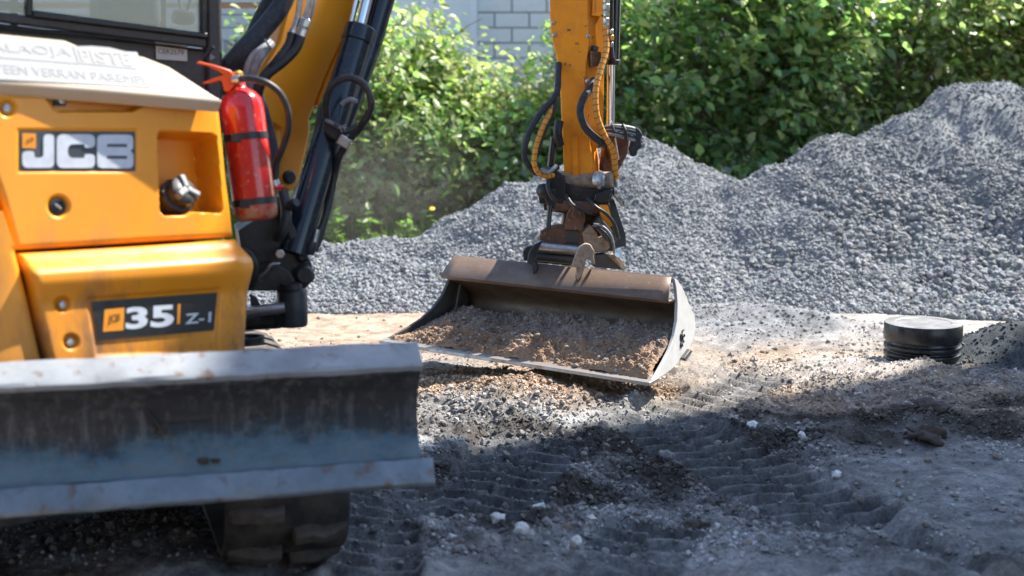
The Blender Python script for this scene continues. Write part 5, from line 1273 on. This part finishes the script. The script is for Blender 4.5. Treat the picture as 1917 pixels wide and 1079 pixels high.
ta = Vector((-math.sin(math.radians(18)), math.cos(math.radians(18)), 0)); tl = Vector((ta.y, -ta.x, 0))
def make_track(front):
    R0, L0, W0 = 0.235, 1.45, 0.42
    zc = R0 + 0.045
    c0 = Vector((front.x, front.y, zc)); c1 = c0 + ta * L0
    per = 2 * L0 + 2 * math.pi * R0
    def at(s):
        s = s % per
        if s < L0: return c0 + ta * s - Vector((0, 0, R0)), ta.copy(), Vector((0, 0, -1))
        s -= L0
        if s < math.pi * R0:
            an = s / R0; n_ = Vector((0, 0, -1)) * math.cos(an) + ta * math.sin(an); t_2 = ta * math.cos(an) + Vector((0, 0, 1)) * math.sin(an); return c1 + n_ * R0, t_2, n_
        s -= math.pi * R0
        if s < L0: return c1 - ta * s + Vector((0, 0, R0)), -ta, Vector((0, 0, 1))
        s -= L0; an = s / R0
        n_ = Vector((0, 0, 1)) * math.cos(an) - ta * math.sin(an); t_2 = -ta * math.cos(an) - Vector((0, 0, 1)) * math.sin(an); return c0 + n_ * R0, t_2, n_
    m_ = MB(); N = 120; sec = [(-W0 / 2, -0.02), (-W0 / 2, 0.006), (-W0 / 2 + .012, 0.014), (W0 / 2 - .012, 0.014), (W0 / 2, 0.006), (W0 / 2, -0.02)]; k = len(sec)
    for i in range(N):
        p, t_2, n_ = at(per * i / N)
        for l, h in sec: m_.v.append(tuple(p + tl * l + n_ * h))
    m_.f = [(i * k + j, i * k + (j + 1) % k, ((i + 1) % N) * k + (j + 1) % k, ((i + 1) % N) * k + j) for i in range(N) for j in range(k)]
    tr_ = m_.build('rubber_track', 'rubber', EX)
    # lug mesh in local axes: x across, y along, z out
    lm = MB()
    pts = [(-.094, -.026), (-.030, -.040), (.010, -.022), (.094, -.034), (.094, .024), (.015, .036), (-.03, .020), (-.094, .032)]
    n8 = len(pts)
    def lz(x, sd_): return 0.046 - 0.026 * max(0.0, x * sd_ / 0.094) ** 2
    lm.v = [(x, y, -0.004) for x, y in pts] + [(x * 0.94, y * 0.72, lz(x, 1)) for x, y in pts]
    lm.f = [tuple(range(n8 - 1, -1, -1)), tuple(range(n8, 2 * n8))] + [(i, (i + 1) % n8, (i + 1) % n8 + n8, i + n8) for i in range(n8)]
    first = None; nl = 26
    for i in range(nl):
        for sd_ in (-1, 1):
            p, t_2, n_ = at(per * (i + (0.5 if sd_ > 0 else 0)) / nl)
            if first is None:
                o_ = lm.build('lug', 'lug', tr_, 0.008); first = o_
            else:
                o_ = first.copy(); COL.objects.link(o_); o_.parent = tr_; o_.matrix_parent_inverse = first.matrix_parent_inverse.copy()
            mw = (Matrix((tl, t_2, n_)).transposed() if sd_ > 0 else Matrix((-tl, -t_2, n_)).transposed()).to_4x4()
            mw.translation = p + tl * (sd_ * 0.108) + n_ * 0.010
            o_.matrix_basis = mw
    for c_, r_, nm in ((c0, 0.205, 'idler_wheel'), (c1, 0.205, 'drive_sprocket'), (c0 + ta * .4 - Vector((0, 0, .11)), .09, 'roller'), (c0 + ta * .75 - Vector((0, 0, .11)), .09, 'roller'), (c0 + ta * 1.1 - Vector((0, 0, .11)), .09, 'roller')):
        MB().lathe([(r_ * .4, -.12), (r_, -.11), (r_, .11), (r_ * .4, .12)], c_, tl, 32).build(nm, 'black', tr_, 0.006)
    MB().box((c0 + c1) / 2, ta * 0.66, tl * 0.08, Vector((0, 0, 0.09))).build('track_frame', 'black', tr_, 0.01)
    return tr_
tf = Vector((P(522, 1000, 4.80).x, 4.80, 0))
make_track(tf); make_track(tf - tl * 1.28)
mc = tf - tl * 0.64 + ta * 0.72
MB().box((mc.x, mc.y, 0.36), ta * 0.45, tl * 0.48, Vector((0, 0, 0.13))).build('undercarriage_frame', 'black', EX, 0.02)

# ================================================================== FIRE EXTINGUISHER
EXT = empty('fire_extinguisher', P(482, 415, 4.82), 'muddy red fire extinguisher strapped beside the boom foot', 'extinguisher')
top, bot = P(449, 172, 4.86), P(481, 412, 4.82)
axu = (top - bot).normalized(); H = (top - bot).length
r = 0.0745
body = MB().lathe([(r * .75, 0.0), (r * .96, 0.012), (r, 0.035), (r, H - 0.06), (r * .93, H - 0.028), (r * .72, H - 0.006), (r * .40, H + 0.008), (0.022, H + 0.016), (0.022, H + 0.04)], bot, axu, 40).build('cylinder_body', 'red', EXT, smooth=60)
MB().lathe([(r * .76, -0.001), (r * .97, 0.011), (r * 1.006, 0.035), (r * 1.006, 0.052), (r * .99, 0.056)], bot, axu, 40).build('mud_skirt', 'red_dirty', EXT, smooth=60)
for f in (0.095, 0.60):
    MB().lathe([(r * 1.0, -0.012), (r * 1.03, -0.011), (r * 1.03, 0.011), (r * 1.0, 0.012)], bot + axu * (H * f + 0.02), axu, 40).build('strap', 'hose', EXT)
for f in (0.095, 0.60):
    c = bot + axu * (H * f + 0.02) + Vector((-0.25, -0.97, 0)).normalized() * r * 1.04
    MB().box(c, (0.016, 0.004, 0), (0, 0.006, 0), axu * 0.014).build('buckle', 'black', EXT, 0.003)
MB().lathe([(0.019, 0), (0.019, 0.03), (0.013, 0.036)], bot + axu * (H + 0.034), axu, 20).build('valve', 'brass', EXT)
vb = P(436, 150, 4.84)
EP = vplane(410, 140, 4.84, 10)
plate('lever', [(366, 119), (372, 115), (402, 122), (432, 132), (438, 140), (434, 150), (424, 146), (410, 134), (388, 124)], EP, 0.024, 'redplastic', EXT, 0.004, 0.012)
plate('lever', [(378, 155), (404, 145), (420, 140), (432, 146), (432, 153), (416, 150), (396, 156), (382, 158)], EP, 0.020, 'redplastic', EXT, 0.004, 0.010)
plate('valve_head', [(414, 146), (438, 142), (442, 158), (430, 172), (420, 172)], EP, 0.03, 'redplastic', EXT, 0.004, 0.014)
hose('discharge_hose', [(440, 149, 4.83), (470, 148, 4.82), (500, 156, 4.82), (524, 175, 4.83), (538, 205, 4.84), (540, 240, 4.85), (530, 275, 4.86), (518, 305, 4.87), (514, 345, 4.87)], 0.0115, 'hose', EXT, 8, 12)
MB().tube([P(436, 150, 4.83), P(449, 149, 4.825)], 0.0155, 12).build('hose_nut', 'steel', EXT)
MB().tube([P(512, 338, 4.86), P(516, 352, 4.86)], 0.019, 12).build('nozzle_clip', 'steel', EXT)
MB().tube([P(500, 352, 4.84), P(530, 350, 4.86)], 0.011, 8).build('nozzle_bracket', 'red', EXT)

# ================================================================== PIPE
PX, PY = 2.449, 8.25
gzp = -0.02
PIPE = empty('manhole_pipe', (PX, PY, gzp), 'black ribbed plastic inspection pipe with sandy cover standing in dirt', 'pipe')
zt = P(1740, 603, PY).z
R1 = 0.228
prof = [(R1 * .95, -0.12)]
z = zt - 0.30
while z < zt - 0.125:
    prof += [(R1 * .915, z), (R1 * .93, z + .004), (R1 * .985, z + .010), (R1 * .995, z + .020), (R1 * .985, z + .030), (R1 * .93, z + .036), (R1 * .915, z + .040)]; z += 0.046
MB().lathe(prof + [(R1 * .915, zt - .105), (R1 * .80, zt - .1)], (PX, PY, 0), seg=72).build('ribbed_wall', 'plastic', PIPE, smooth=50)
MB().lathe([(R1 * .88, zt - .108), (R1 * .99, zt - .104), (R1, zt - .098), (R1, zt - .010), (R1 * .985, zt - .003), (R1 * .90, zt - .006), (R1 * .89, zt - .09)], (PX, PY, 0), seg=72).build('collar', 'plastic', PIPE, smooth=50)
MB().lathe([(R1 * .985, zt - .0025), (R1 * .95, zt), (R1 * .72, zt + .001), (R1 * .69, zt - .003), (R1 * .68, zt - .022), (R1 * .3, zt - .023)], (PX, PY, 0), seg=72).build('rim', 'piperim', PIPE, smooth=30)
MB().lathe([(R1 * .675, zt - .03), (R1 * .67, zt - .0155), (R1 * .4, zt - .0135), (0.01, zt - .0125)], (PX, PY, 0), seg=60).build('sand_cover', 'lid', PIPE, smooth=40)

# ================================================================== ROCKS AND LUMPS
def rock(name, x, y, size, mat, label, cat, flat=0.7, sub=3, seed=0, group=None, rough=0.28):
    g_ = ground_hit(x, y); z_ = gz(g_.x, g_.y)
    bm = bmesh.new(); bmesh.ops.create_icosphere(bm, subdivisions=sub, radius=0.5)
    rr = random.Random(seed); ph = [rr.uniform(0, 20) for _ in range(3)]
    for v in bm.verts:
        d_ = 1 + rough * float(vnoise(np.array(v.co.x * 4 + ph[0]), np.array(v.co.y * 4 + v.co.z * 3.3 + ph[1]), seed)) + rough * .5 * float(vnoise(np.array(v.co.x * 11 + ph[2]), np.array(v.co.y * 9 + v.co.z * 10), seed + 1))
        v.co = Vector((v.co.x, v.co.y * 0.85, v.co.z * flat)) * d_ * size
    me = bpy.data.meshes.new(name); bm.to_mesh(me); bm.free(); me.materials.append(M[mat])
    if 'round' in label: me.shade_smooth()
    o = bpy.data.objects.new(name, me); COL.objects.link(o); o.location = (g_.x, g_.y, z_ + size * flat * 0.28); o.rotation_euler = (0, 0, rr.uniform(0, 6))
    return tag(o, label, cat, group)
W = 'white lumps scattered on the churned ground'
for i, (x, y, s, lb) in enumerate(((1405, 815, .068, 'largest white lump, a squarish block on the shaded soil'), (1500, 832, .045, 'white lump right of the squarish white block'),
        (1565, 897, .055, 'flat white scrap at the right edge of the clear crawler print'), (1336, 906, .034, 'small white lump left of the clear crawler print'),
        (1005, 948, .085, 'dusty white lump in the left churned track'), (932, 1008, .060, 'pale stone near the bottom edge right of the rubber track'),
        (976, 1024, .062, 'pale stone just right of its twin near the bottom edge'), (1177, 822, .028, 'tiny white chip on the dark soil below the bucket'),
        (836, 900, .026, 'tiny white chip beside the blade corner'), (1410, 942, .040, 'thin white scrap lying across the crawler print'), (1078, 1028, .05, 'pale grey stone at the bottom centre'))):
    rock('white_lump', x, y, s, 'rockwhite', lb, 'lump', 0.75 if i else 0.9, 2, 40 + i, W, 0.4)
rock('rounded_rock', 1247, 868, .075, 'rockgrey', 'smooth round grey rock on the dark soil', 'rock', 0.8, 3, 90)
for i, (x, y, s, lb) in enumerate(((1735, 828, .19, 'large dark soil clod on the smooth ground at right'), (1740, 775, .17, 'dark soil clod behind the large one at right'), (1300, 985, .11, 'rusty brown soil clod in the lower middle'),
                                   (1690, 772, .12, 'smaller dark clod left of the far one'), (1060, 820, .10, 'dark clod at the left end of the dark soil patch'))):
    rock('soil_clod', x, y, s, 'clod', lb, 'clod', 0.38, 3, 60 + i, 'dark soil clods', 0.45)

# ================================================================== NEIGHBOUR HOUSE (right of the frame, throws the foreground shade)
cH = 11.0
gc = Vector((-2.266, 4.89, 0)); top_c = gc + SUN * (cH / SUN.z)
fd = Vector((SUN.x, SUN.y, 0)).normalized(); nd = Vector((fd.y, -fd.x, 0))
NB = empty('neighbour_house', (top_c.x, top_c.y, 0), 'tall pale house beside the yard, just right of the view', 'house')
w_, l_ = 9.0, 14.0
c0 = Vector((top_c.x, top_c.y, 0)); c1 = c0 + fd * w_; c2 = c1 + nd * l_; c3_ = c0 + nd * l_
up_ = Vector((0, 0, cH - 0.25))
ins = fd * 0.35 + nd * 0.35
q = [c0 + fd * .35 + nd * .35, c1 - fd * .35 + nd * .35, c2 - fd * .35 - nd * .35, c3_ + fd * .35 - nd * .35]
MB().hexa(q + [p + up_ for p in q]).build('wall', 'timber', NB, 0.02)
MB().hexa([p + up_ + Vector((0, 0, .002)) for p in (c0, c1, c2, c3_)] + [p + Vector((0, 0, cH)) for p in (c0, c1, c2, c3_)]).build('roof', 'roof', NB, 0.02)
for k in range(4):
    for zf in (1.0, 4.2):
        p = q[0] + nd * (1.6 + k * 3.2) + Vector((0, 0, zf)) - fd * 0.03
        wd_ = MB().hexa([p, p + nd * 1.2, p + nd * 1.2 + fd * .05, p + fd * .05] + [v + Vector((0, 0, 1.5)) for v in (p, p + nd * 1.2, p + nd * 1.2 + fd * .05, p + fd * .05)])
        wd = wd_.build('window', 'white', NB, 0.01)
        g0 = p - fd * 0.01 + nd * .08 + Vector((0, 0, .08))
        MB().hexa([g0, g0 + nd * 1.04, g0 + nd * 1.04 + fd * .02, g0 + fd * .02] + [v + Vector((0, 0, 1.34)) for v in (g0, g0 + nd * 1.04, g0 + nd * 1.04 + fd * .02, g0 + fd * .02)]).build('pane', 'cyl', wd)

# ================================================================== ADDED SHED BEHIND THE CAMERA (unseen, blocks low sky light for contrast)
SB = empty('sky_blocking_shed', (-2, -6, 0), 'unseen dark timber shed added behind the viewer to block low sky light', 'shed')
MB().hexa([(-15, -12, 0), (5, -12, 0), (5, -5.5, 0), (-15, -5.5, 0), (-15, -12, 6.2), (5, -12, 6.2), (5, -5.5, 6.2), (-15, -5.5, 6.2)]).build('wall', 'bark', SB, 0.02)
MB().prism([(-15.4, -5.0, 6.21), (-15.4, -12.5, 6.21), (-15.4, -8.75, 8.6)], (20.8, 0, 0)).build('roof', 'roof', SB, 0.02)
for k in range(3):
    MB().box((-12 + k * 6, -5.46, 1.6), (1.5, 0, 0), (0, 0.05, 0), (0, 0, 1.6)).build('door', 'rust', SB, 0.01)

# ================================================================== BUILDINGS BEHIND
WALLD = 20.5
BW = empty('block_wall_building', (1.0, WALLD, 0), 'pale concrete block building glimpsed above the shrubs', 'building')
x0 = P(893, 60, WALLD).x
MB().box((x0 + 4.0, WALLD + 0.35, 2.6), (4.0, 0, 0), (0, 0.3, 0), (0, 0, 2.6)).build('wall', 'mortar', BW)
bw, bh, gap = 0.50, 0.215, 0.012
proto = None
for r_i in range(7, 19):
    for c_i in range(-1, 16):
        xx = x0 + c_i * bw + (bw / 2 if r_i % 2 else 0)
        lo_, hi_ = max(xx, x0), min(xx + bw, x0 + 7.5)
        if hi_ - lo_ < 0.1: continue
        full = abs(hi_ - lo_ - bw) < 1e-6
        if full and proto is not None:
            o = bpy.data.objects.new('block', proto)
        else:
            o = MB().box((0, 0, 0), ((hi_ - lo_) / 2 - gap, 0, 0), (0, 0.02, 0), (0, 0, bh / 2 - gap)).build('block', 'block', None, 0.004)
            COL.objects.unlink(o)
            if full: proto = o.data
        link(o, BW); o.location = ((lo_ + hi_) / 2, WALLD + 0.045 + random.uniform(-.003, .003), (r_i + 0.5) * bh)
PW = empty('rendered_building', (-2.0, WALLD - 1.0, 0), 'smooth pale blue rendered wall beside the block wall', 'building')
xa, xb = P(780, 60, WALLD - .6).x, P(892, 60, WALLD - .6).x
MB().box(((xa + xb) / 2 - .4, WALLD + 0.0, 2.6), ((xb - xa) / 2 + .4, 0, 0), (0, 0.3, 0), (0, 0, 2.6)).build('wall', 'render', PW, 0.01)
MB().box((xb - .05, WALLD - .32, 2.6), (0.05, 0, 0), (0, 0.03, 0), (0, 0, 2.6)).build('corner_board', 'render', PW, 0.01)
LH = empty('boarded_house', (-4.2, 17.0, 0), 'grey boarded house with orange wooden louvres behind the cab', 'house')
LD = 17.0
MB().box((-4.4, LD + 0.3, 2.2), (2.6, 0, 0), (0, 0.25, 0), (0, 0, 2.2)).build('wall', 'mortar', LH)
zz = 0.3; k = 0
while zz < 4.3:
    z1 = P(460, 130 - 0, LD).z
    yy = 0
    if zz < P(460, 45, LD).z: mat_, th = 'plank', 0.15
    else: mat_, th = ('oplank', 0.052) if k % 2 else ('plank', 0.085)
    MB().box((-4.4, LD + (0.02 if mat_ == 'plank' else 0.04), zz + th / 2), (2.6, 0, 0), (0, 0.014, 0), (0, 0, th / 2 - 0.005)).build('plank', mat_, LH, 0.003)
    zz += th; k += 1
plate('notice_board', [(419, 76), (441, 76), (441, 124), (419, 124)], vplane(430, 100, LD - .1, 0), 0.03, 'signblue', LH, 0.004)
plate('notice_sheet', [(421, 79), (438, 79), (438, 122), (421, 122)], vplane(430, 100, LD - .105, 0), 0.004, 'white', LH, 0)

# ================================================================== SHRUBS
def quad_leaves(C, Nn, Dd, size, cols):
    """C centres, Nn normals, Dd growth direction; bent diamond leaf of 6 verts, 4 tris"""
    n = len(C); Sd = np.cross(Nn, Dd); Sd /= np.linalg.norm(Sd, axis=1, keepdims=True) + 1e-9
    s = size[:, None]
    v = np.stack([C - Dd * s * .5, C - Dd * s * .12 + Sd * s * .30 + Nn * s * .06, C + Dd * s * .22 + Sd * s * .22 + Nn * s * .05, C + Dd * s * .55 - Nn * s * .06,
                  C + Dd * s * .22 - Sd * s * .22 + Nn * s * .05, C - Dd * s * .12 - Sd * s * .30 + Nn * s * .06], 1)
    f = np.array([(0, 1, 2, 3), (0, 3, 4, 5)])
    Fc = (f[None] + (np.arange(n) * 6)[:, None, None]).reshape(-1, 4)
    return v.reshape(-1, 3), Fc, np.repeat(cols, 6, 0)
def unit(v): return v / (np.linalg.norm(v, axis=1, keepdims=True) + 1e-9)
def shrub(x, D, width, height, depth, nleaf, label, seed, hue=0.0, zb=0.1, lsize=0.075, dense_low=1.0):
    r = np.random.default_rng(seed); c = P(x, 140, D); cx, cy = c.x, D
    root = empty('leafy_shrub', (cx, cy, 0), label, 'shrub', 'leafy shrubs behind the gravel heaps')
    rr = random.Random(seed)
    # stems and twigs
    tips = []
    st_ = MB()
    for k in range(9):
        bx, by = cx + rr.uniform(-.25, .25) * width, cy + rr.uniform(-.2, .2) * depth
        tx, ty = cx + rr.uniform(-.5, .5) * width, cy + rr.uniform(-.5, .45) * depth
        tz = height * rr.uniform(0.7, 1.0) * (1 - 0.25 * ((tx - cx) / (width * .5)) ** 2)
        pth = smooth_path([(bx, by, -.05), (bx + (tx - bx) * .35 + rr.uniform(-.1, .1), by + (ty - by) * .3, tz * .4), (bx + (tx - bx) * .75 + rr.uniform(-.1, .1), by + (ty - by) * .7, tz * .75), (tx, ty, tz)], 5)
        st_.tube(pth, [0.022 * (1 - .8 * i / (len(pth) - 1)) for i in range(len(pth))], 6)
        for i in range(4, len(pth)):
            for _ in range(2):
                d_ = Vector((rr.uniform(-1, 1), rr.uniform(-1.0, .7), rr.uniform(-.1, .9))).normalized() * rr.uniform(.25, .6)
                e_ = pth[i] + d_
                st_.tube([pth[i], pth[i].lerp(e_, .5) + Vector((0, 0, .04)), e_], [0.008, 0.005, 0.003], 4, False); tips.append((pth[i], e_))
    st_.build('stems', 'bark', root)
    # leaf sprays along twigs and clumps through the crown
    ncl = 90
    ph = r.random((ncl, 3))
    ccx = cx + (ph[:, 0] - .5) * width * .95; ccy = cy + (ph[:, 1] - .55) * depth; hz_ = height * (1 - .3 * ((ccx - cx) / (width * .5)) ** 2) * (0.85 + .15 * r.random(ncl))
    ccz = zb + (hz_ - zb) * ph[:, 2] ** (0.75 * dense_low)
    tp = np.array([tuple(a.lerp(b, rr.uniform(.3, 1))) for a, b in tips])
    cen = np.concatenate([np.stack([ccx, ccy, ccz], 1), tp])
    rad = r.uniform(.09, .26, len(cen))
    pick = r.integers(0, len(cen), nleaf)
    off = r.normal(size=(nleaf, 3)) * np.array([1, 1, .8]) * rad[pick][:, None] * .75
    C = cen[pick] + off; C[:, 2] = np.maximum(C[:, 2], 0.03)
    N_ = unit(np.stack([r.normal(size=nleaf) * .6 + .25, r.normal(size=nleaf) * .6 - .25, np.abs(r.normal(size=nleaf)) * .7 + .35], 1))
    D_ = unit(off + np.stack([r.normal(size=nleaf), r.normal(size=nleaf), r.normal(size=nleaf) - .5], 1) * .25)
    D_ = unit(D_ - N_ * np.sum(D_ * N_, 1, keepdims=True))
    hrel = np.clip(C[:, 2] / height, 0, 1)[:, None]
    young = (r.random((nleaf, 1)) < (0.32 + .5 * hrel ** 1.5)).astype(float)
    g0 = np.array([[0.20 + hue * .018, 0.275, 0.14]]); g1 = np.array([[0.38 + hue * .02, 0.47, 0.19]])
    col = (g0 * (1 - young) + g1 * young) * (0.7 + .6 * r.random((nleaf, 1))) * (1 + .12 * r.normal(size=(nleaf, 3)))
    bl_ = r.random((nleaf, 1)) < 0.035
    col = np.where(bl_, np.array([[0.46, 0.40, 0.52]]) * (0.8 + .4 * r.random((nleaf, 1))), col)
    cv = r.uniform(.65, 1.3, len(cen))[pick][:, None]
    V, Fc, tc_ = quad_leaves(C, N_, D_, lsize * np.clip(r.lognormal(0, .38, nleaf), .4, 1.45) * np.where(bl_[:, 0], .6, 1), np.clip(col * cv, .01, .6))
    o = np_mesh('foliage', V, Fc, 'leaf', root, tc_, smooth=False); o['kind'] = 'stuff'
    return root
SH = [  # x, D, width, height, depth, leaves, label, hue
    (610, 15.2, 1.9, 2.5, 1.4, 5500, 'shrub partly hidden by the boom and its hoses', 0),
    (720, 15.4, 1.7, 2.45, 1.5, 5200, 'bright shrub right of the boom, leafy to the ground', 1),
    (850, 15.8, 1.5, 1.95, 1.3, 3600, 'shrub in front of the pale blue wall', 1),
    (965, 16.2, 1.5, 1.75, 1.3, 2900, 'lower shrub in front of the block wall', 1.5),
    (1060, 16.2, 1.3, 1.65, 1.3, 2600, 'shrub directly behind the excavator arm', 0),
    (1200, 15.6, 1.9, 2.9, 1.6, 5100, 'shrub just right of the excavator arm', 0),
    (1340, 15.2, 1.9, 3.2, 1.6, 6120, 'dark dense shrub above the dip between the heaps', -1),
    (1480, 15.0, 1.9, 3.3, 1.6, 6120, 'big-leaved shrub left of the coarse heap crest', -.5),
    (1620, 15.4, 1.9, 3.2, 1.6, 5440, 'shrub behind the shoulder of the coarse heap', .5),
    (1760, 15.8, 1.9, 3.3, 1.6, 5100, 'bright shrub above the slope of the coarse heap', 1.2),
    (1890, 15.6, 1.9, 3.3, 1.6, 5100, 'shrub behind the highest point of the coarse heap', 1),
    (2040, 15.8, 2.0, 3.2, 1.6, 5000, 'shrub cut off by the right edge of the picture', .5),
    (480, 15.6, 1.8, 1.5, 1.2, 3000, 'low shrub behind the hoses', 0.5),
    (700, 14.9, 1.5, 1.3, 0.9, 3000, 'low shrub at the foot of the bright one', -.5),
    (880, 15.0, 1.5, 1.2, 0.9, 3000, 'low dark shrub behind the left heap crest', -.5),
]
for i, (x, D, w, h_, d, n, lb, hu) in enumerate(SH):
    shrub(x, D, w, h_, d, n, lb, 700 + i, hu, lsize=0.115 if 1300 < x < 1600 else 0.095)

# ================================================================== GRASS
n = 15000
r = np.random.default_rng(77)
gx = r.uniform(-4.5, 1.0, n); gy = 13.5 + r.random(n) ** 1.3 * 1.5
kk = fbm(gx * 1.5, gy * 1.5, 3, 881) > -0.25; gx, gy = gx[kk], gy[kk]; n = len(gx)
hh = r.uniform(.08, .30, n) * (0.6 + .5 * sstep(13.6, 14.4, gy)); an = r.uniform(0, 6.28, n); ln = r.uniform(.1, .6, n) * hh
dx, dy = np.cos(an), np.sin(an); w = r.uniform(.004, .009, n)
B0 = np.stack([gx - dy * w, gy + dx * w, np.zeros(n) - .02], 1); B1 = np.stack([gx + dy * w, gy - dx * w, np.zeros(n) - .02], 1)
M0 = np.stack([gx + dx * ln * .35 - dy * w * .8, gy + dy * ln * .35 + dx * w * .8, hh * .6], 1); M1 = np.stack([gx + dx * ln * .35 + dy * w * .8, gy + dy * ln * .35 - dx * w * .8, hh * .6], 1)
T0 = np.stack([gx + dx * ln - dy * .001, gy + dy * ln, hh], 1); T1 = np.stack([gx + dx * ln + dy * .001, gy + dy * ln, hh], 1)
V = np.stack([B0, B1, M1, M0, T1, T0], 1).reshape(-1, 3)
Fc = (np.array([(0, 1, 2, 3), (3, 2, 4, 5)])[None] + (np.arange(n) * 6)[:, None, None]).reshape(-1, 4)
gc_ = np.array([[0.10, 0.17, 0.028]]) * (0.6 + .8 * r.random((n, 1))) * (1 + .1 * r.normal(size=(n, 3)))
go = np_mesh('grass', V, Fc, 'grass', None, np.repeat(np.clip(gc_, .01, .5), 6, 0), smooth=False)
tag(go, 'tall grass growing along the verge under the shrubs', 'grass', None, 'stuff')
# broad weeds on the verge
for i, (x, y, s, lb) in enumerate(((690, 430, .34, 'leafy weed on the verge behind the left end of the heap'), (760, 424, .26, 'leafy weed right of its taller neighbour on the verge'), (630, 436, .36, 'leafy weed on the verge beside the boom'), (830, 415, .3, 'leafy weed at the foot of the rising heap'))):
    b_ = P(x, y + 14, 13.7); rt_ = empty('verge_weed', (b_.x, 13.7, 0), lb, 'weed', 'leafy weeds on the verge')
    nl = 60; rr_ = np.random.default_rng(900 + i)
    hh = rr_.random(nl) * s; an = rr_.uniform(0, 6.28, nl)
    D_ = unit(np.stack([np.cos(an), np.sin(an), rr_.uniform(.1, .9, nl)], 1)); N_ = unit(np.stack([rr_.normal(size=nl) * .4, rr_.normal(size=nl) * .4, np.ones(nl)], 1)); D_ = unit(D_ - N_ * np.sum(D_ * N_, 1, keepdims=True))
    C = np.stack([np.full(nl, b_.x), np.full(nl, 13.7), hh], 1) + D_ * .05 + rr_.normal(size=(nl, 3)) * .03
    V, Fc, tc_ = quad_leaves(C, N_, D_, np.full(nl, .09) * rr_.lognormal(0, .25, nl), np.array([[.13, .22, .05]]) * rr_.uniform(.7, 1.3, (nl, 1)))
    np_mesh('leaves', V, Fc, 'leaf', rt_, tc_, smooth=False)
    MB().tube([(b_.x, 13.7, -.02), (b_.x + .02, 13.7, s * .6), (b_.x, 13.72, s)], [.006, .005, .003], 6).build('stalk', 'bark', rt_)
# one dandelion
dp = P(809, 392, 13.9); DN = empty('dandelion', (dp.x, 13.9, 0), 'single yellow dandelion in the grass', 'flower')
MB().tube([(dp.x, 13.9, -.02), (dp.x + .01, 13.9, dp.z * .6), (dp.x, 13.9, dp.z)], .004, 6).build('stalk', 'grass', DN)
MB().lathe([(.004, -.01), (.022, .0), (.028, .008), (.012, .014)], (dp.x, 13.9, dp.z), (0, -.5, .8), 16).build('flower_head', 'dandelion', DN)

# ================================================================== DUST
def dust(name, c, rad, dens, label, seed):
    bm = bmesh.new(); bmesh.ops.create_icosphere(bm, subdivisions=4, radius=1.0)
    for v in bm.verts:
        d_ = 1 + .25 * float(vnoise(np.array(v.co.x * 2 + seed), np.array(v.co.y * 2 + v.co.z * 1.7), seed)); v.co = Vector((v.co.x * rad[0], v.co.y * rad[1], v.co.z * rad[2])) * d_
    me = bpy.data.meshes.new(name); bm.to_mesh(me); bm.free()
    m = bpy.data.materials.new('drifting_dust'); m.use_nodes = True; nt = m.node_tree; nt.nodes.clear()
    out = nt.nodes.new('ShaderNodeOutputMaterial'); pv = nt.nodes.new('ShaderNodeVolumePrincipled')
    pv.inputs['Color'].default_value = (0.92, 0.84, 0.76, 1); pv.inputs['Anisotropy'].default_value = 0.2
    tc = nt.nodes.new('ShaderNodeTexCoord'); ln = nt.nodes.new('ShaderNodeVectorMath'); ln.operation = 'DIVIDE'; ln.inputs[1].default_value = rad
    nt.links.new(tc.outputs['Object'], ln.inputs[0])
    l2 = nt.nodes.new('ShaderNodeVectorMath'); l2.operation = 'LENGTH'; nt.links.new(ln.outputs[0], l2.inputs[0])
    r1 = ramp(nt, l2.outputs['Value'], [(0.15, 1.0), (0.85, 0.0)])
    nz = noise_node(nt, 9, 4, 0.6); r2 = ramp(nt, nz.outputs[0], [(0.38, 0.0), (0.65, 1.0)])
    mu = nt.nodes.new('ShaderNodeMath'); mu.operation = 'MULTIPLY'; nt.links.new(r1.outputs[0], mu.inputs[0]); nt.links.new(r2.outputs[0], mu.inputs[1])
    m2 = nt.nodes.new('ShaderNodeMath'); m2.operation = 'MULTIPLY'; m2.inputs[1].default_value = dens; nt.links.new(mu.outputs[0], m2.inputs[0])
    nt.links.new(m2.outputs[0], pv.inputs['Density']); nt.links.new(pv.outputs[0], out.inputs['Volume'])
    me.materials.append(m); o = bpy.data.objects.new(name, me); COL.objects.link(o); o.location = c
    return tag(o, label, 'dust', None, 'stuff')
dust('dust_cloud', P(1300, 692, 7.45), (0.28, 0.35, 0.16), 5.0, 'puff of pale dust at the right corner of the bucket', 3)
dust('dust_cloud', P(690, 360, 13.0), (1.7, 0.9, 0.95), 0.22, 'thin dust drifting before the shrubs right of the boom', 8)
